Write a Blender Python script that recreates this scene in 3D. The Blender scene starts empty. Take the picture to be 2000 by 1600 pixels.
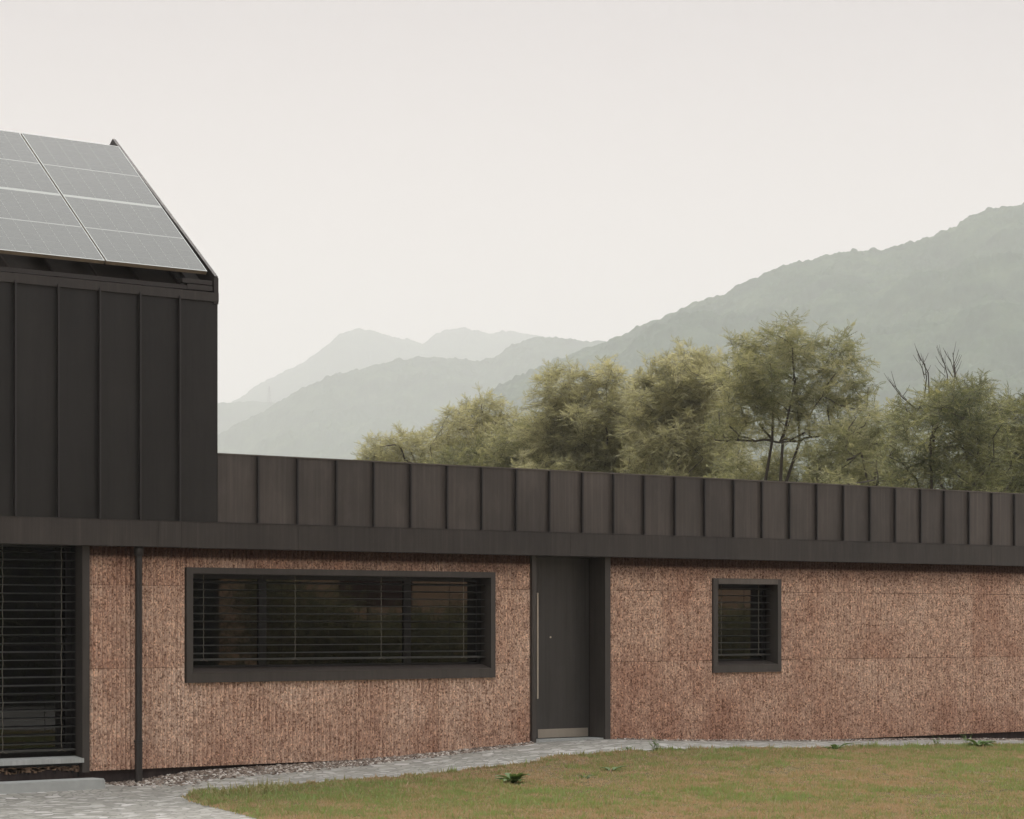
import bpy, bmesh, math, random
import numpy as np
from mathutils import Vector, Matrix

# ------------------------------------------------------------------ camera, sky, sun, exposure
F, CX, HY, VPX = 4800.0, 1000.0, 1216.0, 7000.0      # focal length / centre / horizon / vanishing point of the facade
TH = math.atan(F / (VPX - CX))
CT, ST = math.cos(TH), math.sin(TH)
PXM = 157.0                                          # pixels per metre where the facade crosses the picture centre
CAMH = 1.46
DIST = F / PXM * CT                                  # distance camera - facade plane (facade: Y = 0, camera: Y = -DIST)
scene = bpy.context.scene
COL = scene.collection
cam = bpy.data.objects.new('camera', bpy.data.cameras.new('camera'))
COL.objects.link(cam); scene.camera = cam
cam.location = (0, -DIST, CAMH)
cam.rotation_euler = (math.pi / 2, 0, -TH)
cam.data.sensor_width = 36; cam.data.lens = 36 * F / 2000
cam.data.shift_y = (HY - 800) / 2000
cam.data.clip_start = 0.2; cam.data.clip_end = 60000

SUN_EL, SUN_AZ_DIR = math.radians(38), Vector((ST * 1.0 - CT * 0.06, CT * 1.0 + ST * 0.06, 0)).normalized()
world = bpy.data.worlds.new('World'); scene.world = world; world.use_nodes = True
nt = world.node_tree; nt.nodes.clear()
wo = nt.nodes.new('ShaderNodeOutputWorld'); add = nt.nodes.new('ShaderNodeAddShader')
b1 = nt.nodes.new('ShaderNodeBackground'); b2 = nt.nodes.new('ShaderNodeBackground')
sky = nt.nodes.new('ShaderNodeTexSky'); sky.sky_type = 'NISHITA'; sky.sun_disc = False
sky.sun_elevation = SUN_EL; sky.sun_rotation = math.atan2(SUN_AZ_DIR.x, SUN_AZ_DIR.y)
sky.dust_density = 8; sky.air_density = 1.0
nt.links.new(sky.outputs[0], b1.inputs[0]); b1.inputs[1].default_value = 0.004
tc = nt.nodes.new('ShaderNodeTexCoord'); sx = nt.nodes.new('ShaderNodeSeparateXYZ')
nt.links.new(tc.outputs['Generated'], sx.inputs[0])
cr = nt.nodes.new('ShaderNodeValToRGB')
cr.color_ramp.elements[0].position = 0.0; cr.color_ramp.elements[0].color = (1.08, .935, .88, 1)
cr.color_ramp.elements[1].position = 1.0; cr.color_ramp.elements[1].color = (.78, .79, .80, 1)
e = cr.color_ramp.elements.new(.13); e.color = (.73, .66, .645, 1)
e = cr.color_ramp.elements.new(.26); e.color = (.41, .37, .392, 1)
nt.links.new(sx.outputs[2], cr.inputs[0]); nt.links.new(cr.outputs[0], b2.inputs[0])
mr = nt.nodes.new('ShaderNodeMapRange'); mr.interpolation_type = 'SMOOTHSTEP'
mr.inputs[1].default_value = .28; mr.inputs[2].default_value = .9; mr.inputs[3].default_value = 1.0; mr.inputs[4].default_value = 3.1
nt.links.new(sx.outputs[2], mr.inputs[0]); nt.links.new(mr.outputs[0], b2.inputs[1])
nt.links.new(b1.outputs[0], add.inputs[0]); nt.links.new(b2.outputs[0], add.inputs[1]); nt.links.new(add.outputs[0], wo.inputs[0])
sun = bpy.data.objects.new('sun', bpy.data.lights.new('sun', 'SUN')); COL.objects.link(sun)
sun.data.energy = 1.8; sun.data.angle = math.radians(25); sun.data.color = (1, .92, .84)
sd = SUN_AZ_DIR * math.cos(SUN_EL) + Vector((0, 0, math.sin(SUN_EL)))
sun.rotation_euler = sd.to_track_quat('Z', 'Y').to_euler()
sun.location = (0, 0, 50)
scene.view_settings.view_transform = 'Standard'; scene.view_settings.look = 'None'
scene.view_settings.exposure = 0.15; scene.view_settings.gamma = 1.0
scene.cycles.use_denoising = True
scene.cycles.max_bounces = 8; scene.cycles.transparent_max_bounces = 12
scene.cycles.volume_bounces = 1

# ------------------------------------------------------------------ helpers
def ray(px):
    u = (px - CX) / F
    return ST + u * CT, CT - u * ST
def P(px, py=HY, Y=0.0):
    """point of the plane Y=const that the picture shows at px, py"""
    rx, ry = ray(px); t = (DIST + Y) / ry
    return Vector((t * rx, Y, CAMH + t * (HY - py) / F))
def PX(px, Y=0.0): return P(px, HY, Y).x
def PD(px, D, z=0.0):
    rx, ry = ray(px); n = math.hypot(rx, ry)
    return Vector((rx * D, -DIST + ry * D, z))       # D is depth along the view axis
def onX(px, py, X):
    rx, ry = ray(px); t = X / rx
    return Vector((X, -DIST + t * ry, CAMH + t * (HY - py) / F))

rng = np.random.default_rng(7); random.seed(7)
_tab = rng.random((256, 256))
def vnoise(x, y):
    xi = np.floor(x).astype(int); yi = np.floor(y).astype(int); fx = x - xi; fy = y - yi
    fx = fx * fx * (3 - 2 * fx); fy = fy * fy * (3 - 2 * fy)
    a = _tab[xi % 256, yi % 256]; b = _tab[(xi + 1) % 256, yi % 256]
    c = _tab[xi % 256, (yi + 1) % 256]; d = _tab[(xi + 1) % 256, (yi + 1) % 256]
    return (a * (1 - fx) + b * fx) * (1 - fy) + (c * (1 - fx) + d * fx) * fy
def fbm(x, y, o=4):
    s = 0; a = .5; t = 0
    for k in range(o):
        s = s + a * vnoise(x * 2 ** k + 17 * k, y * 2 ** k + 31 * k); t += a; a *= .5
    return s / t

def tag(o, label=None, cat=None, group=None, kind=None):
    if label: o['label'] = label
    if cat: o['category'] = cat
    if group: o['group'] = group
    if kind: o['kind'] = kind
    return o
def empty(name, loc, parent=None):
    o = bpy.data.objects.new(name, None); COL.objects.link(o); o.location = loc
    o.empty_display_size = .2
    if parent: o.parent = parent; o.matrix_parent_inverse = Matrix.Translation(-Vector(parent.location))
    return o
def link(name, me, mat, parent=None):
    o = bpy.data.objects.new(name, me); COL.objects.link(o)
    if mat: me.materials.append(mat)
    if parent is not None: attach(o, parent)
    return o
def wloc(o):
    v = Vector(o.location)
    return v if o.parent is None else v + o.matrix_parent_inverse.translation + wloc(o.parent)
def attach(o, parent):
    o.parent = parent; o.matrix_parent_inverse = Matrix.Translation(-wloc(parent))
def build(name, bm, mat, parent=None, smooth=False):
    me = bpy.data.meshes.new(name)
    bmesh.ops.recalc_face_normals(bm, faces=bm.faces)
    bm.to_mesh(me); bm.free()
    if smooth: me.shade_smooth()
    return link(name, me, mat, parent)
def npmesh(name, V, Fc, mat, parent=None, tint=None, smooth=False):
    """V (n,3), Fc (m,k) all faces k-gons; tint: per vertex float"""
    V = np.asarray(V, dtype=np.float32); Fc = np.asarray(Fc, dtype=np.int32)
    me = bpy.data.meshes.new(name); m, k = Fc.shape
    me.vertices.add(len(V)); me.vertices.foreach_set('co', V.ravel())
    me.loops.add(m * k); me.loops.foreach_set('vertex_index', Fc.ravel())
    me.polygons.add(m); me.polygons.foreach_set('loop_start', np.arange(0, m * k, k, dtype=np.int32))
    me.polygons.foreach_set('loop_total', np.full(m, k, dtype=np.int32))
    if smooth: me.polygons.foreach_set('use_smooth', np.ones(m, dtype=bool))
    me.update(calc_edges=True)
    if tint is not None:
        a = me.attributes.new('tint', 'FLOAT', 'POINT'); a.data.foreach_set('value', np.asarray(tint, dtype=np.float32))
    return link(name, me, mat, parent)
def box(bm, x0, x1, y0, y1, z0, z1, bev=0):
    vs = [bm.verts.new((x, y, z)) for x in (x0, x1) for y in (y0, y1) for z in (z0, z1)]
    idx = [(0, 1, 3, 2), (4, 6, 7, 5), (0, 4, 5, 1), (2, 3, 7, 6), (0, 2, 6, 4), (1, 5, 7, 3)]
    fs = [bm.faces.new([vs[i] for i in f]) for f in idx]
    if bev:
        es = list({e for f in fs for e in f.edges})
        bmesh.ops.bevel(bm, geom=es, offset=bev, segments=2, affect='EDGES', profile=.5)
def hexa(bm, a, b, c, d, n):
    """prism: quad a b c d extruded by vector n"""
    q = [Vector(v) for v in (a, b, c, d)]; n = Vector(n)
    v0 = [bm.verts.new(v) for v in q]; v1 = [bm.verts.new(v + n) for v in q]
    bm.faces.new(v0); bm.faces.new(v1[::-1])
    for i in range(4):
        j = (i + 1) % 4; bm.faces.new([v0[j], v0[i], v1[i], v1[j]])
def tube(bm, pts, r, n=8, r1=None, cap=True):
    pts = [Vector(p) for p in pts]; rings = []; m = len(pts)
    for i, p in enumerate(pts):
        t = (pts[min(i + 1, m - 1)] - pts[max(i - 1, 0)]).normalized()
        a = t.orthogonal().normalized() if abs(t.z) < .95 else Vector((1, 0, 0)); a = (a - t * a.dot(t)).normalized(); b = t.cross(a)
        rr = r if r1 is None else r + (r1 - r) * i / max(1, m - 1)
        rings.append([bm.verts.new(p + (a * math.cos(2 * math.pi * k / n) + b * math.sin(2 * math.pi * k / n)) * rr) for k in range(n)])
    for i in range(m - 1):
        for k in range(n):
            bm.faces.new([rings[i][k], rings[i][(k + 1) % n], rings[i + 1][(k + 1) % n], rings[i + 1][k]])
    if cap: bm.faces.new(rings[0][::-1]); bm.faces.new(rings[-1])

# ------------------------------------------------------------------ materials
def mat(name):
    m = bpy.data.materials.new(name); m.use_nodes = True
    n = m.node_tree; p = n.nodes['Principled BSDF']
    return m, n, p
def N(n, t, **kw):
    x = n.nodes.new(t)
    for k, v in kw.items():
        if k.startswith('i_'): x.inputs[k[2:]].default_value = v
        else: setattr(x, k, v)
    return x
def L(n, a, b): n.links.new(a, b)
def coords(n, scale=(1, 1, 1)):
    g = N(n, 'ShaderNodeNewGeometry'); m = N(n, 'ShaderNodeMapping'); m.inputs['Scale'].default_value = scale
    L(n, g.outputs['Position'], m.inputs['Vector']); return m.outputs[0]
def noise(n, v, scale, detail=4, rough=.55):
    x = N(n, 'ShaderNodeTexNoise'); x.inputs['Scale'].default_value = scale; x.inputs['Detail'].default_value = detail
    x.inputs['Roughness'].default_value = rough; L(n, v, x.inputs['Vector']); return x.outputs['Fac']
def ramp(n, f, stops):
    r = N(n, 'ShaderNodeValToRGB'); el = r.color_ramp.elements
    while len(el) < len(stops): el.new(.5)
    for i, (p, c) in enumerate(stops):
        el[i].position = p; el[i].color = (*c, 1) if len(c) == 3 else c
    L(n, f, r.inputs[0]); return r.outputs[0]
def mix(n, f, a, b, t='MIX'):
    x = N(n, 'ShaderNodeMix', data_type='RGBA', blend_type=t)
    for s, v in ((x.inputs[0], f), (x.inputs[6], a), (x.inputs[7], b)):
        if isinstance(v, (int, float)): s.default_value = v
        elif isinstance(v, tuple): s.default_value = (*v, 1)
        else: L(n, v, s)
    return x.outputs[2]
def math_(n, op, a, b=None, c=None):
    x = N(n, 'ShaderNodeMath', operation=op)
    for i, v in enumerate((a, b, c)):
        if v is None: continue
        if isinstance(v, (int, float)): x.inputs[i].default_value = v
        else: L(n, v, x.inputs[i])
    return x.outputs[0]
def mrange(n, v, a, b, c, d, smooth=False):
    x = N(n, 'ShaderNodeMapRange'); L(n, v, x.inputs[0])
    if smooth: x.interpolation_type = 'SMOOTHSTEP'
    for i, q in enumerate((a, b, c, d)): x.inputs[i + 1].default_value = q
    return x.outputs[0]
def bump(n, p, h, strength, dist):
    b = N(n, 'ShaderNodeBump'); b.inputs['Strength'].default_value = strength; b.inputs['Distance'].default_value = dist
    L(n, h, b.inputs['Height']); L(n, b.outputs[0], p.inputs['Normal'])

def m_metal(name, c0, c1, rough=.5, metallic=.25, streak=1.0):
    m, n, p = mat(name)
    v = coords(n); vs = coords(n, (26, 26, .55)); big = noise(n, v, .7, 3)
    st = noise(n, vs, 1.0, 5, .7)
    c = mix(n, mrange(n, big, .3, .7, 0, 1), c0, c1)
    d = ramp(n, st, [(.30, (.72, .72, .72)), (.55, (1, 1, 1)), (.78, (1.0 + .45 * streak,) * 3)])
    c = mix(n, 1.0, c, d, 'MULTIPLY')
    dirt = noise(n, coords(n, (3, 3, 1.2)), 1.5, 6, .7)
    at = N(n, 'ShaderNodeAttribute', attribute_name='tint'); c = mix(n, 1.0, c, mrange(n, at.outputs['Fac'], -1, 1, .93, 1.07), 'MULTIPLY')
    c = mix(n, mrange(n, dirt, .5, .75, 0, .22), c, (c1[0] * 1.7, c1[1] * 1.7, c1[2] * 1.75))
    L(n, c, p.inputs['Base Color']); p.inputs['Metallic'].default_value = metallic
    L(n, mrange(n, st, .2, .8, rough - .1, rough + .15), p.inputs['Roughness'])
    bump(n, p, noise(n, coords(n, (1, 1, .35)), 2.6, 3), .5, .03)
    return m
M = {}
M['zinc'] = m_metal('dark_standing_seam_metal', (0.0561, 0.0473, 0.0406), (0.0913, 0.0754, 0.0641))
M['zinc_dimmed'] = m_metal('standing_seam_metal_vignetted', (0.0145, 0.0127, 0.0108), (0.0224, 0.0195, 0.0166), .48, .25, .4)  # same metal made darker: vignetting and lack of glare put into the colour
M['fascia'] = m_metal('dark_fascia_metal', (.036, .0305, .0265), (.053, .044, .037), .5, .25, 1.3)
M['trim'] = m_metal('brown_black_trim', (.030, .025, .022), (.037, .031, .027), .45, .2, .3)
M['frame'] = m_metal('bronze_grey_frame', (0.0554, 0.0477, 0.0416), (0.0662, 0.0570, 0.0493), .42, .2, .15)
M['sill_metal'] = m_metal('weathered_sill_metal', (.062, .052, .044), (.085, .070, .060), .4, .3, .3)
M['door'] = m_metal('anthracite_door', (0.0507, 0.0462, 0.0416), (0.0599, 0.0544, 0.0489), .4, .2, .1)
M['cap'] = m_metal('weathered_cap_metal', (.10, .085, .07), (.14, .12, .10), .5, .3, .6)
M['sill'] = m_metal('pale_sill_stone', (.30, .31, .29), (.38, .39, .37), .6, 0, .2)
M['slat'] = m_metal('blind_slats', (0.0486, 0.0486, 0.0442), (0.0663, 0.0645, 0.0584), .38, .45, .1)
def simple(name, col, rough=.6, metallic=0, var=.15, sc=20):
    m, n, p = mat(name)
    c = mix(n, noise(n, coords(n), sc, 4), tuple(x * (1 - var) for x in col), tuple(x * (1 + var) for x in col))
    L(n, c, p.inputs['Base Color']); p.inputs['Roughness'].default_value = rough; p.inputs['Metallic'].default_value = metallic
    return m
M['cord'] = simple('blind_cord', (0.1300, 0.1170, 0.0910), .8)
M['steel'] = simple('brushed_steel', (0.6240, 0.5460, 0.4420), .35, .6, .08)
M['kick'] = simple('kick_plate_steel', (0.3750, 0.3300, 0.2700), .4, .5, .08)
M['sash'] = simple('dark_sash', (.014, .013, .013), .5, 0, .1)
M['lining'] = simple('shade_toned_lining', (.022, .0185, .017), .5, 0, .1)  # near-black: shade of seam sides and reveals put into the colour
M['dark'] = simple('dark_cavity', (.012, .012, .012), .8)
M['bark'] = simple('tree_bark', (.055, .042, .032), .9, 0, .3, 6)
M['under'] = simple('panel_edge', (.22, .17, .12), .6, .2, .35, 12)
# window glass: dark mirror-like pane
m, n, p = mat('window_glass'); M['glass'] = m
p.inputs['Base Color'].default_value = (.006, .006, .006, 1); p.inputs['Roughness'].default_value = .015
p.inputs['IOR'].default_value = 1.62
bump(n, p, noise(n, coords(n), .9, 1), .04, .01)

# cork facade
m, n, p = mat('ribbed_cork_board'); M['cork'] = m
g = N(n, 'ShaderNodeNewGeometry'); s = N(n, 'ShaderNodeSeparateXYZ'); L(n, g.outputs['Position'], s.inputs[0])
px_ = math_(n, 'FLOOR', math_(n, 'DIVIDE', math_(n, 'ADD', s.outputs[0], .35), 1.22))
pz_ = math_(n, 'FLOOR', math_(n, 'MAXIMUM', math_(n, 'DIVIDE', math_(n, 'SUBTRACT', s.outputs[2], .03), .92), 0.0))
cb = N(n, 'ShaderNodeCombineXYZ'); L(n, px_, cb.inputs[0]); L(n, pz_, cb.inputs[1])
wn = N(n, 'ShaderNodeTexWhiteNoise', noise_dimensions='2D'); L(n, cb.outputs[0], wn.inputs['Vector'])
pid = wn.outputs['Value']
v1 = coords(n, (1, 1, .45))
blot = noise(n, coords(n, (1, 1, .8)), 1.3, 6, .62)
tone = math_(n, 'ADD', math_(n, 'MULTIPLY', math_(n, 'SUBTRACT', pid, .5), .20), blot)
# lower part of each board is redder
fz = math_(n, 'FRACT', math_(n, 'MAXIMUM', math_(n, 'DIVIDE', math_(n, 'SUBTRACT', s.outputs[2], .03), .92), .03))
tone = math_(n, 'ADD', tone, mrange(n, fz, 0, .5, -.05, .02))
tone = math_(n, 'ADD', tone, mrange(n, s.outputs[2], -.1, 1.2, -.05, .03))
base = ramp(n, tone, [(.08, (.31, .165, .115)), (.34, (.46, .285, .208)), (.56, (.57, .398, .302)), (.82, (.65, .49, .39))])
vor = N(n, 'ShaderNodeTexVoronoi', feature='F1'); vor.inputs['Scale'].default_value = 76; L(n, coords(n, (1, 1, .72)), vor.inputs['Vector'])
sp = N(n, 'ShaderNodeSeparateColor'); L(n, vor.outputs['Color'], sp.inputs[0])
gran = ramp(n, sp.outputs[0], [(.0, (.40, .32, .28)), (.17, (.62, .56, .53)), (.3, (.85, .84, .83)), (.62, (1.05, 1.05, 1.05)), (.85, (1.3, 1.28, 1.22)), (1, (1.6, 1.55, 1.45))])
c = mix(n, 1.0, base, gran, 'MULTIPLY')
vor2 = N(n, 'ShaderNodeTexVoronoi', feature='F1'); vor2.inputs['Scale'].default_value = 24; L(n, coords(n, (1, 1, .7)), vor2.inputs['Vector'])
hol = mrange(n, vor2.outputs['Distance'], .10, .24, 1, 0)
sp2 = N(n, 'ShaderNodeSeparateColor'); L(n, vor2.outputs['Color'], sp2.inputs[0])
hol = math_(n, 'MULTIPLY', hol, mrange(n, sp2.outputs[1],   .70, .80, 0, .75))
c = mix(n, hol, c, (.03, .018, .014))
med = noise(n, coords(n, (1.6, 1, .6)), 11, 3, .6)
c = mix(n, 1.0, c, ramp(n, med, [(.3, (.72, .68, .66)), (.5, (1, 1, 1)), (.72, (1.14, 1.14, 1.12))]), 'MULTIPLY')
# band under the eaves never bleached by rain: darker unweathered cork, then a strip of painted shade
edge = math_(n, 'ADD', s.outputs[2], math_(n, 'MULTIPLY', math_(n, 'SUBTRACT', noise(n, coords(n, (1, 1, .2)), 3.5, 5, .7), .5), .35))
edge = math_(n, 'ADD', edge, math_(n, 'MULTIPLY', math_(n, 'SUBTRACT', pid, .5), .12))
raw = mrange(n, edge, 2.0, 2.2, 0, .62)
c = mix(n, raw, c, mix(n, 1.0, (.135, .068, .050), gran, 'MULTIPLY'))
c = mix(n, mrange(n, s.outputs[2], 2.165, 2.205, 0, .8), c, (.030, .012, .010))  # straight strip below the fascia: its shade painted into the cork colour
# open joints between the boards
jx = math_(n, 'FRACT', math_(n, 'DIVIDE', math_(n, 'ADD', s.outputs[0], .35), 1.22))
j1 = math_(n, 'LESS_THAN', jx, .006)
j2 = math_(n, 'LESS_THAN', fz, .010)
jn = mrange(n, noise(n, coords(n), 2.0, 3), .35, .6, .2, .75)
c = mix(n, math_(n, 'MULTIPLY', math_(n, 'MAXIMUM', math_(n, 'MULTIPLY', j1, .6), j2), jn), c, (.07, .035, .025))
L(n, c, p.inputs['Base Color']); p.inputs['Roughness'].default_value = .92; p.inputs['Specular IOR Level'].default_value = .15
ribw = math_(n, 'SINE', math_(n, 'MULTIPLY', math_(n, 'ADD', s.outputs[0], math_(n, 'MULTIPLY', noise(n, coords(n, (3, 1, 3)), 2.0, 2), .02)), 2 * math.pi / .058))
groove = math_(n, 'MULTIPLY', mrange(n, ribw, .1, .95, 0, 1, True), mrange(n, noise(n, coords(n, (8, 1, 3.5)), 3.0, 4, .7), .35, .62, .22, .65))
c = mix(n, groove, c, mix(n, 1.0, c, (.50, .42, .38), 'MULTIPLY'))  # unbleached rib grooves; the dark tone also stands in for faint shade
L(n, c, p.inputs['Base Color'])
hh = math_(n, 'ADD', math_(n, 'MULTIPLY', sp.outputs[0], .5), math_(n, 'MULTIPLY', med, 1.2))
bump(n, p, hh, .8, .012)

# plinth: bitumen coat
m, n, p = mat('bitumen_plinth'); M['plinth'] = m
v = coords(n, (3, 3, 1)); c = ramp(n, noise(n, v, 2.5, 5, .7), [(.35, (.022, .014, .012)), (.6, (.045, .03, .027)), (.8, (.075, .055, .048))])
L(n, c, p.inputs['Base Color']); p.inputs['Roughness'].default_value = .75
bump(n, p, noise(n, coords(n), 12, 4), .5, .01)
M['foam'] = simple('mortar_crust', (.26, .17, .11), .95, 0, .55, 30)
M['concrete'] = simple('worn_concrete', (.36, .37, .35), .9, 0, .18, 9)

# paving: small porphyry setts
m, n, p = mat('sett_paving'); M['paving'] = m
rot = N(n, 'ShaderNodeNewGeometry'); mp = N(n, 'ShaderNodeMapping'); mp.inputs['Rotation'].default_value = (0, 0, -TH)
L(n, rot.outputs['Position'], mp.inputs['Vector'])
wv = N(n, 'ShaderNodeTexNoise'); wv.inputs['Scale'].default_value = .8; L(n, mp.outputs[0], wv.inputs['Vector'])
va = N(n, 'ShaderNodeVectorMath', operation='MULTIPLY_ADD'); L(n, wv.outputs['Color'], va.inputs[0]); va.inputs[1].default_value = (.6, .6, 0); L(n, mp.outputs[0], va.inputs[2])
vo = N(n, 'ShaderNodeTexVoronoi', feature='F1'); vo.inputs['Scale'].default_value = 8.5; vo.inputs['Randomness'].default_value = .75; L(n, va.outputs[0], vo.inputs['Vector'])
ve = N(n, 'ShaderNodeTexVoronoi', feature='DISTANCE_TO_EDGE'); ve.inputs['Scale'].default_value = 8.5; ve.inputs['Randomness'].default_value = .75; L(n, va.outputs[0], ve.inputs['Vector'])
sc_ = N(n, 'ShaderNodeSeparateColor'); L(n, vo.outputs['Color'], sc_.inputs[0])
c = ramp(n, sc_.outputs[0], [(0, (.19, .185, .155)), (.35, (.27, .262, .225)), (.7, (.33, .32, .275)), (.9, (.43, .415, .38)), (1, (.58, .55, .52))])
c = mix(n, mrange(n, noise(n, coords(n), .8, 4), .35, .7, 0, .4), c, (.33, .31, .28))
c = mix(n, mrange(n, ve.outputs['Distance'], .02, .09, .65, 0), c, (.12, .115, .10))
L(n, c, p.inputs['Base Color']); p.inputs['Roughness'].default_value = .85
bump(n, p, mrange(n, ve.outputs['Distance'], .0, .18, 0, 1), .6, .012)

# soil / lawn ground under the blades
m, n, p = mat('dry_lawn_soil'); M['soil'] = m
a_ = noise(n, coords(n), .55, 5, .6); b_ = noise(n, coords(n), 7, 5, .65)
c = ramp(n, a_, [(.3, (.12, .105, .055)), (.5, (.15, .12, .07)), (.7, (.18, .13, .08))])  # soil colour darkened to stand in for shadow between the blades
c = mix(n, 1.0, c, ramp(n, b_, [(.25, (.55, .55, .5)), (.5, (1, 1, 1)), (.8, (1.4, 1.35, 1.2))]), 'MULTIPLY')
L(n, c, p.inputs['Base Color']); p.inputs['Roughness'].default_value = 1; p.inputs['Specular IOR Level'].default_value = 0
bump(n, p, noise(n, coords(n), 25, 4), .8, .02)
M['ground'] = simple('meadow_ground', (.09, .10, .045), 1, 0, .35, .5)
M['stone'] = None
m, n, p = mat('gravel_stone'); M['stone'] = m
at = N(n, 'ShaderNodeAttribute', attribute_name='tint')
c = ramp(n, at.outputs['Fac'], [(0, (.07, .05, .038)), (.4, (.17, .13, .10)), (.75, (.29, .24, .195)), (1, (.60, .56, .50))])
L(n, c, p.inputs['Base Color']); p.inputs['Roughness'].default_value = .9

def m_leaf(name, stops, trans=.5):
    m, n, p = mat(name)
    at = N(n, 'ShaderNodeAttribute', attribute_name='tint')
    c = ramp(n, at.outputs['Fac'], stops)
    L(n, c, p.inputs['Base Color']); p.inputs['Roughness'].default_value = .6; p.inputs['Specular IOR Level'].default_value = .3
    t = N(n, 'ShaderNodeBsdfTranslucent'); L(n, mix(n, 1.0, c, (1.35, 1.3, .95), 'MULTIPLY'), t.inputs[0])
    ms = N(n, 'ShaderNodeMixShader'); ms.inputs[0].default_value = trans
    L(n, p.outputs[0], ms.inputs[1]); L(n, t.outputs[0], ms.inputs[2]); L(n, ms.outputs[0], n.nodes['Material Output'].inputs[0])
    return m
M['blade'] = m_leaf('grass_blades', [(0, (0.4320, 0.2958, 0.1890)), (.25, (0.3996, 0.3060, 0.1782)), (.48, (0.3456, 0.2907, 0.1458)), (.75, (0.2538, 0.2550, 0.1080)), (1, (0.2376, 0.3060, 0.1026))], .3)
M['weed'] = m_leaf('weed_leaves', [(0, (.04, .075, .022)), (.5, (.08, .135, .04)), (1, (.18, .25, .09))], .25)
M['leaf_olive'] = m_leaf('locust_leaves_olive', [(0, (0.1568, 0.1531, 0.0857)), (.5, (0.3448, 0.3309, 0.2066)), (1, (0.5434, 0.5038, 0.3427))])  # tree leaf colours raised: pale veiling haze painted into them
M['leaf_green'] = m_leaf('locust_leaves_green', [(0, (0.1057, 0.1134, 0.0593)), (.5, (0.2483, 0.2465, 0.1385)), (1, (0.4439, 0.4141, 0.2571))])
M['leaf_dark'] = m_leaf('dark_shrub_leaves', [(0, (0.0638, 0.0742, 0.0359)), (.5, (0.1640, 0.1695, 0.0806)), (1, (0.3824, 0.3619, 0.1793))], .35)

# far forest on the hills
m, n, p = mat('forest_hill'); M['hill'] = m
c = ramp(n, noise(n, coords(n), .012, 9, .72), [(.3, (.015, .034, .020)), (.52, (.040, .070, .036)), (.75, (.10, .135, .070))])
L(n, c, p.inputs['Base Color']); p.inputs['Roughness'].default_value = 1; p.inputs['Specular IOR Level'].default_value = 0

# ------------------------------------------------------------------ ground, paving, lawn
GP = [(-200, -.33), (0, -.32), (240, -.315), (380, -.226), (640, -.187), (800, -.145), (1000, -.066), (1040, -.045), (1187, -.036), (1300, -.09), (1450, -.133), (1600, -.178), (1800, -.216), (2000, -.29), (2300, -.34)]
gx = np.array([PX(a) for a, _ in GP]); gz = np.array([b for _, b in GP])
def sstep(t): t = np.clip(t, 0, 1); return t * t * (3 - 2 * t)
def gh(x, y):
    x = np.asarray(x, float); y = np.asarray(y, float)
    g = np.interp(x, gx, gz)
    k = sstep(-y / 9.0); z = g * (1 - k) + (-.24) * k
    left = 1 - sstep((x - PX(500)) / 3.0)
    z = z - .055 * sstep(-y / .9) * left * (1 - k)
    behind = sstep((y - 3) / 15.0)
    return z * (1 - behind) + -.3 * behind - .0
def ground_hit(px, py, dz=0):
    rx, ry = ray(px); t = F * (CAMH + .2) / (py - HY)
    for _ in range(30):
        z = float(gh(t * rx, -DIST + t * ry)) + dz
        t = .5 * t + .5 * (CAMH - z) * F / (py - HY)
    return Vector((t * rx, -DIST + t * ry, z))
def gridmesh(name, xs, ys, mat_, dz):
    X, Y = np.meshgrid(xs, ys, indexing='ij'); Z = gh(X, Y) + dz
    V = np.stack([X, Y, Z], -1).reshape(-1, 3); a, b = X.shape
    i = np.arange(a * b).reshape(a, b)
    Fc = np.stack([i[:-1, :-1], i[1:, :-1], i[1:, 1:], i[:-1, 1:]], -1).reshape(-1, 4)
    return npmesh(name, V, Fc, mat_, smooth=True)
xs = np.concatenate([[-6400, -3000, -1500, -600, -200, -80, -30], np.arange(-12, 60, .75), [65, 80, 120, 250, 600, 1500, 3000, 6000, 13400]])
ys = np.concatenate([[-1400, -600, -200, -90, -60], np.arange(-45, -12, 1.5), np.arange(-12, 1, .5), np.arange(1, 22, 2), [25, 40, 80, 200, 600, 1500, 3000, 7000, 14400]])
tag(gridmesh('ground', xs, ys, M['ground'], -.02), kind='structure')
tag(gridmesh('paved_path', np.arange(-8, 46, .4), np.concatenate([np.arange(-26, -2, .6), np.arange(-2, .15, .15)]), M['paving'], .004), kind='structure')

up_px = [(380, 1561), (400, 1553), (440, 1549), (500, 1545), (560, 1541), (640, 1534), (740, 1525), (860, 1514), (1000, 1497), (1100, 1482), (1200, 1473), (1300, 1468), (1400, 1467), (1500, 1466), (1600, 1465), (1700, 1463), (1800, 1461), (1900, 1458), (2000, 1457), (2200, 1454)]
lo_px = [(380, 1561), (388, 1566), (410, 1573), (440, 1580), (475, 1589), (510, 1599), (560, 1612), (640, 1640), (760, 1700), (900, 1800), (1100, 1900), (1400, 1950), (1700, 1960), (2000, 1960), (2300, 1960)]
def resamp(pts, n):
    pts = np.array([[q.x, q.y] for q in pts]); d = np.r_[0, np.cumsum(np.hypot(*np.diff(pts, axis=0).T))]
    s = np.linspace(0, 1, n) ** 1.3 * d[-1]
    return np.stack([np.interp(s, d, pts[:, 0]), np.interp(s, d, pts[:, 1])], -1)
U = resamp([ground_hit(*q) for q in up_px], 90)
Lo = resamp([ground_hit(*q) for q in lo_px], 90)
wob = (fbm(U[:, 0] * 2.2, U[:, 1] * 0 + 3, 3) - .5) * .22
U[1:, 1] += wob[1:] - .12 * np.minimum(1, np.arange(1, 90) / 12)
T = np.linspace(0, 1, 60)[None, :, None] ** 1.0
G = U[:, None, :] * (1 - T) + Lo[:, None, :] * T
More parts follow.
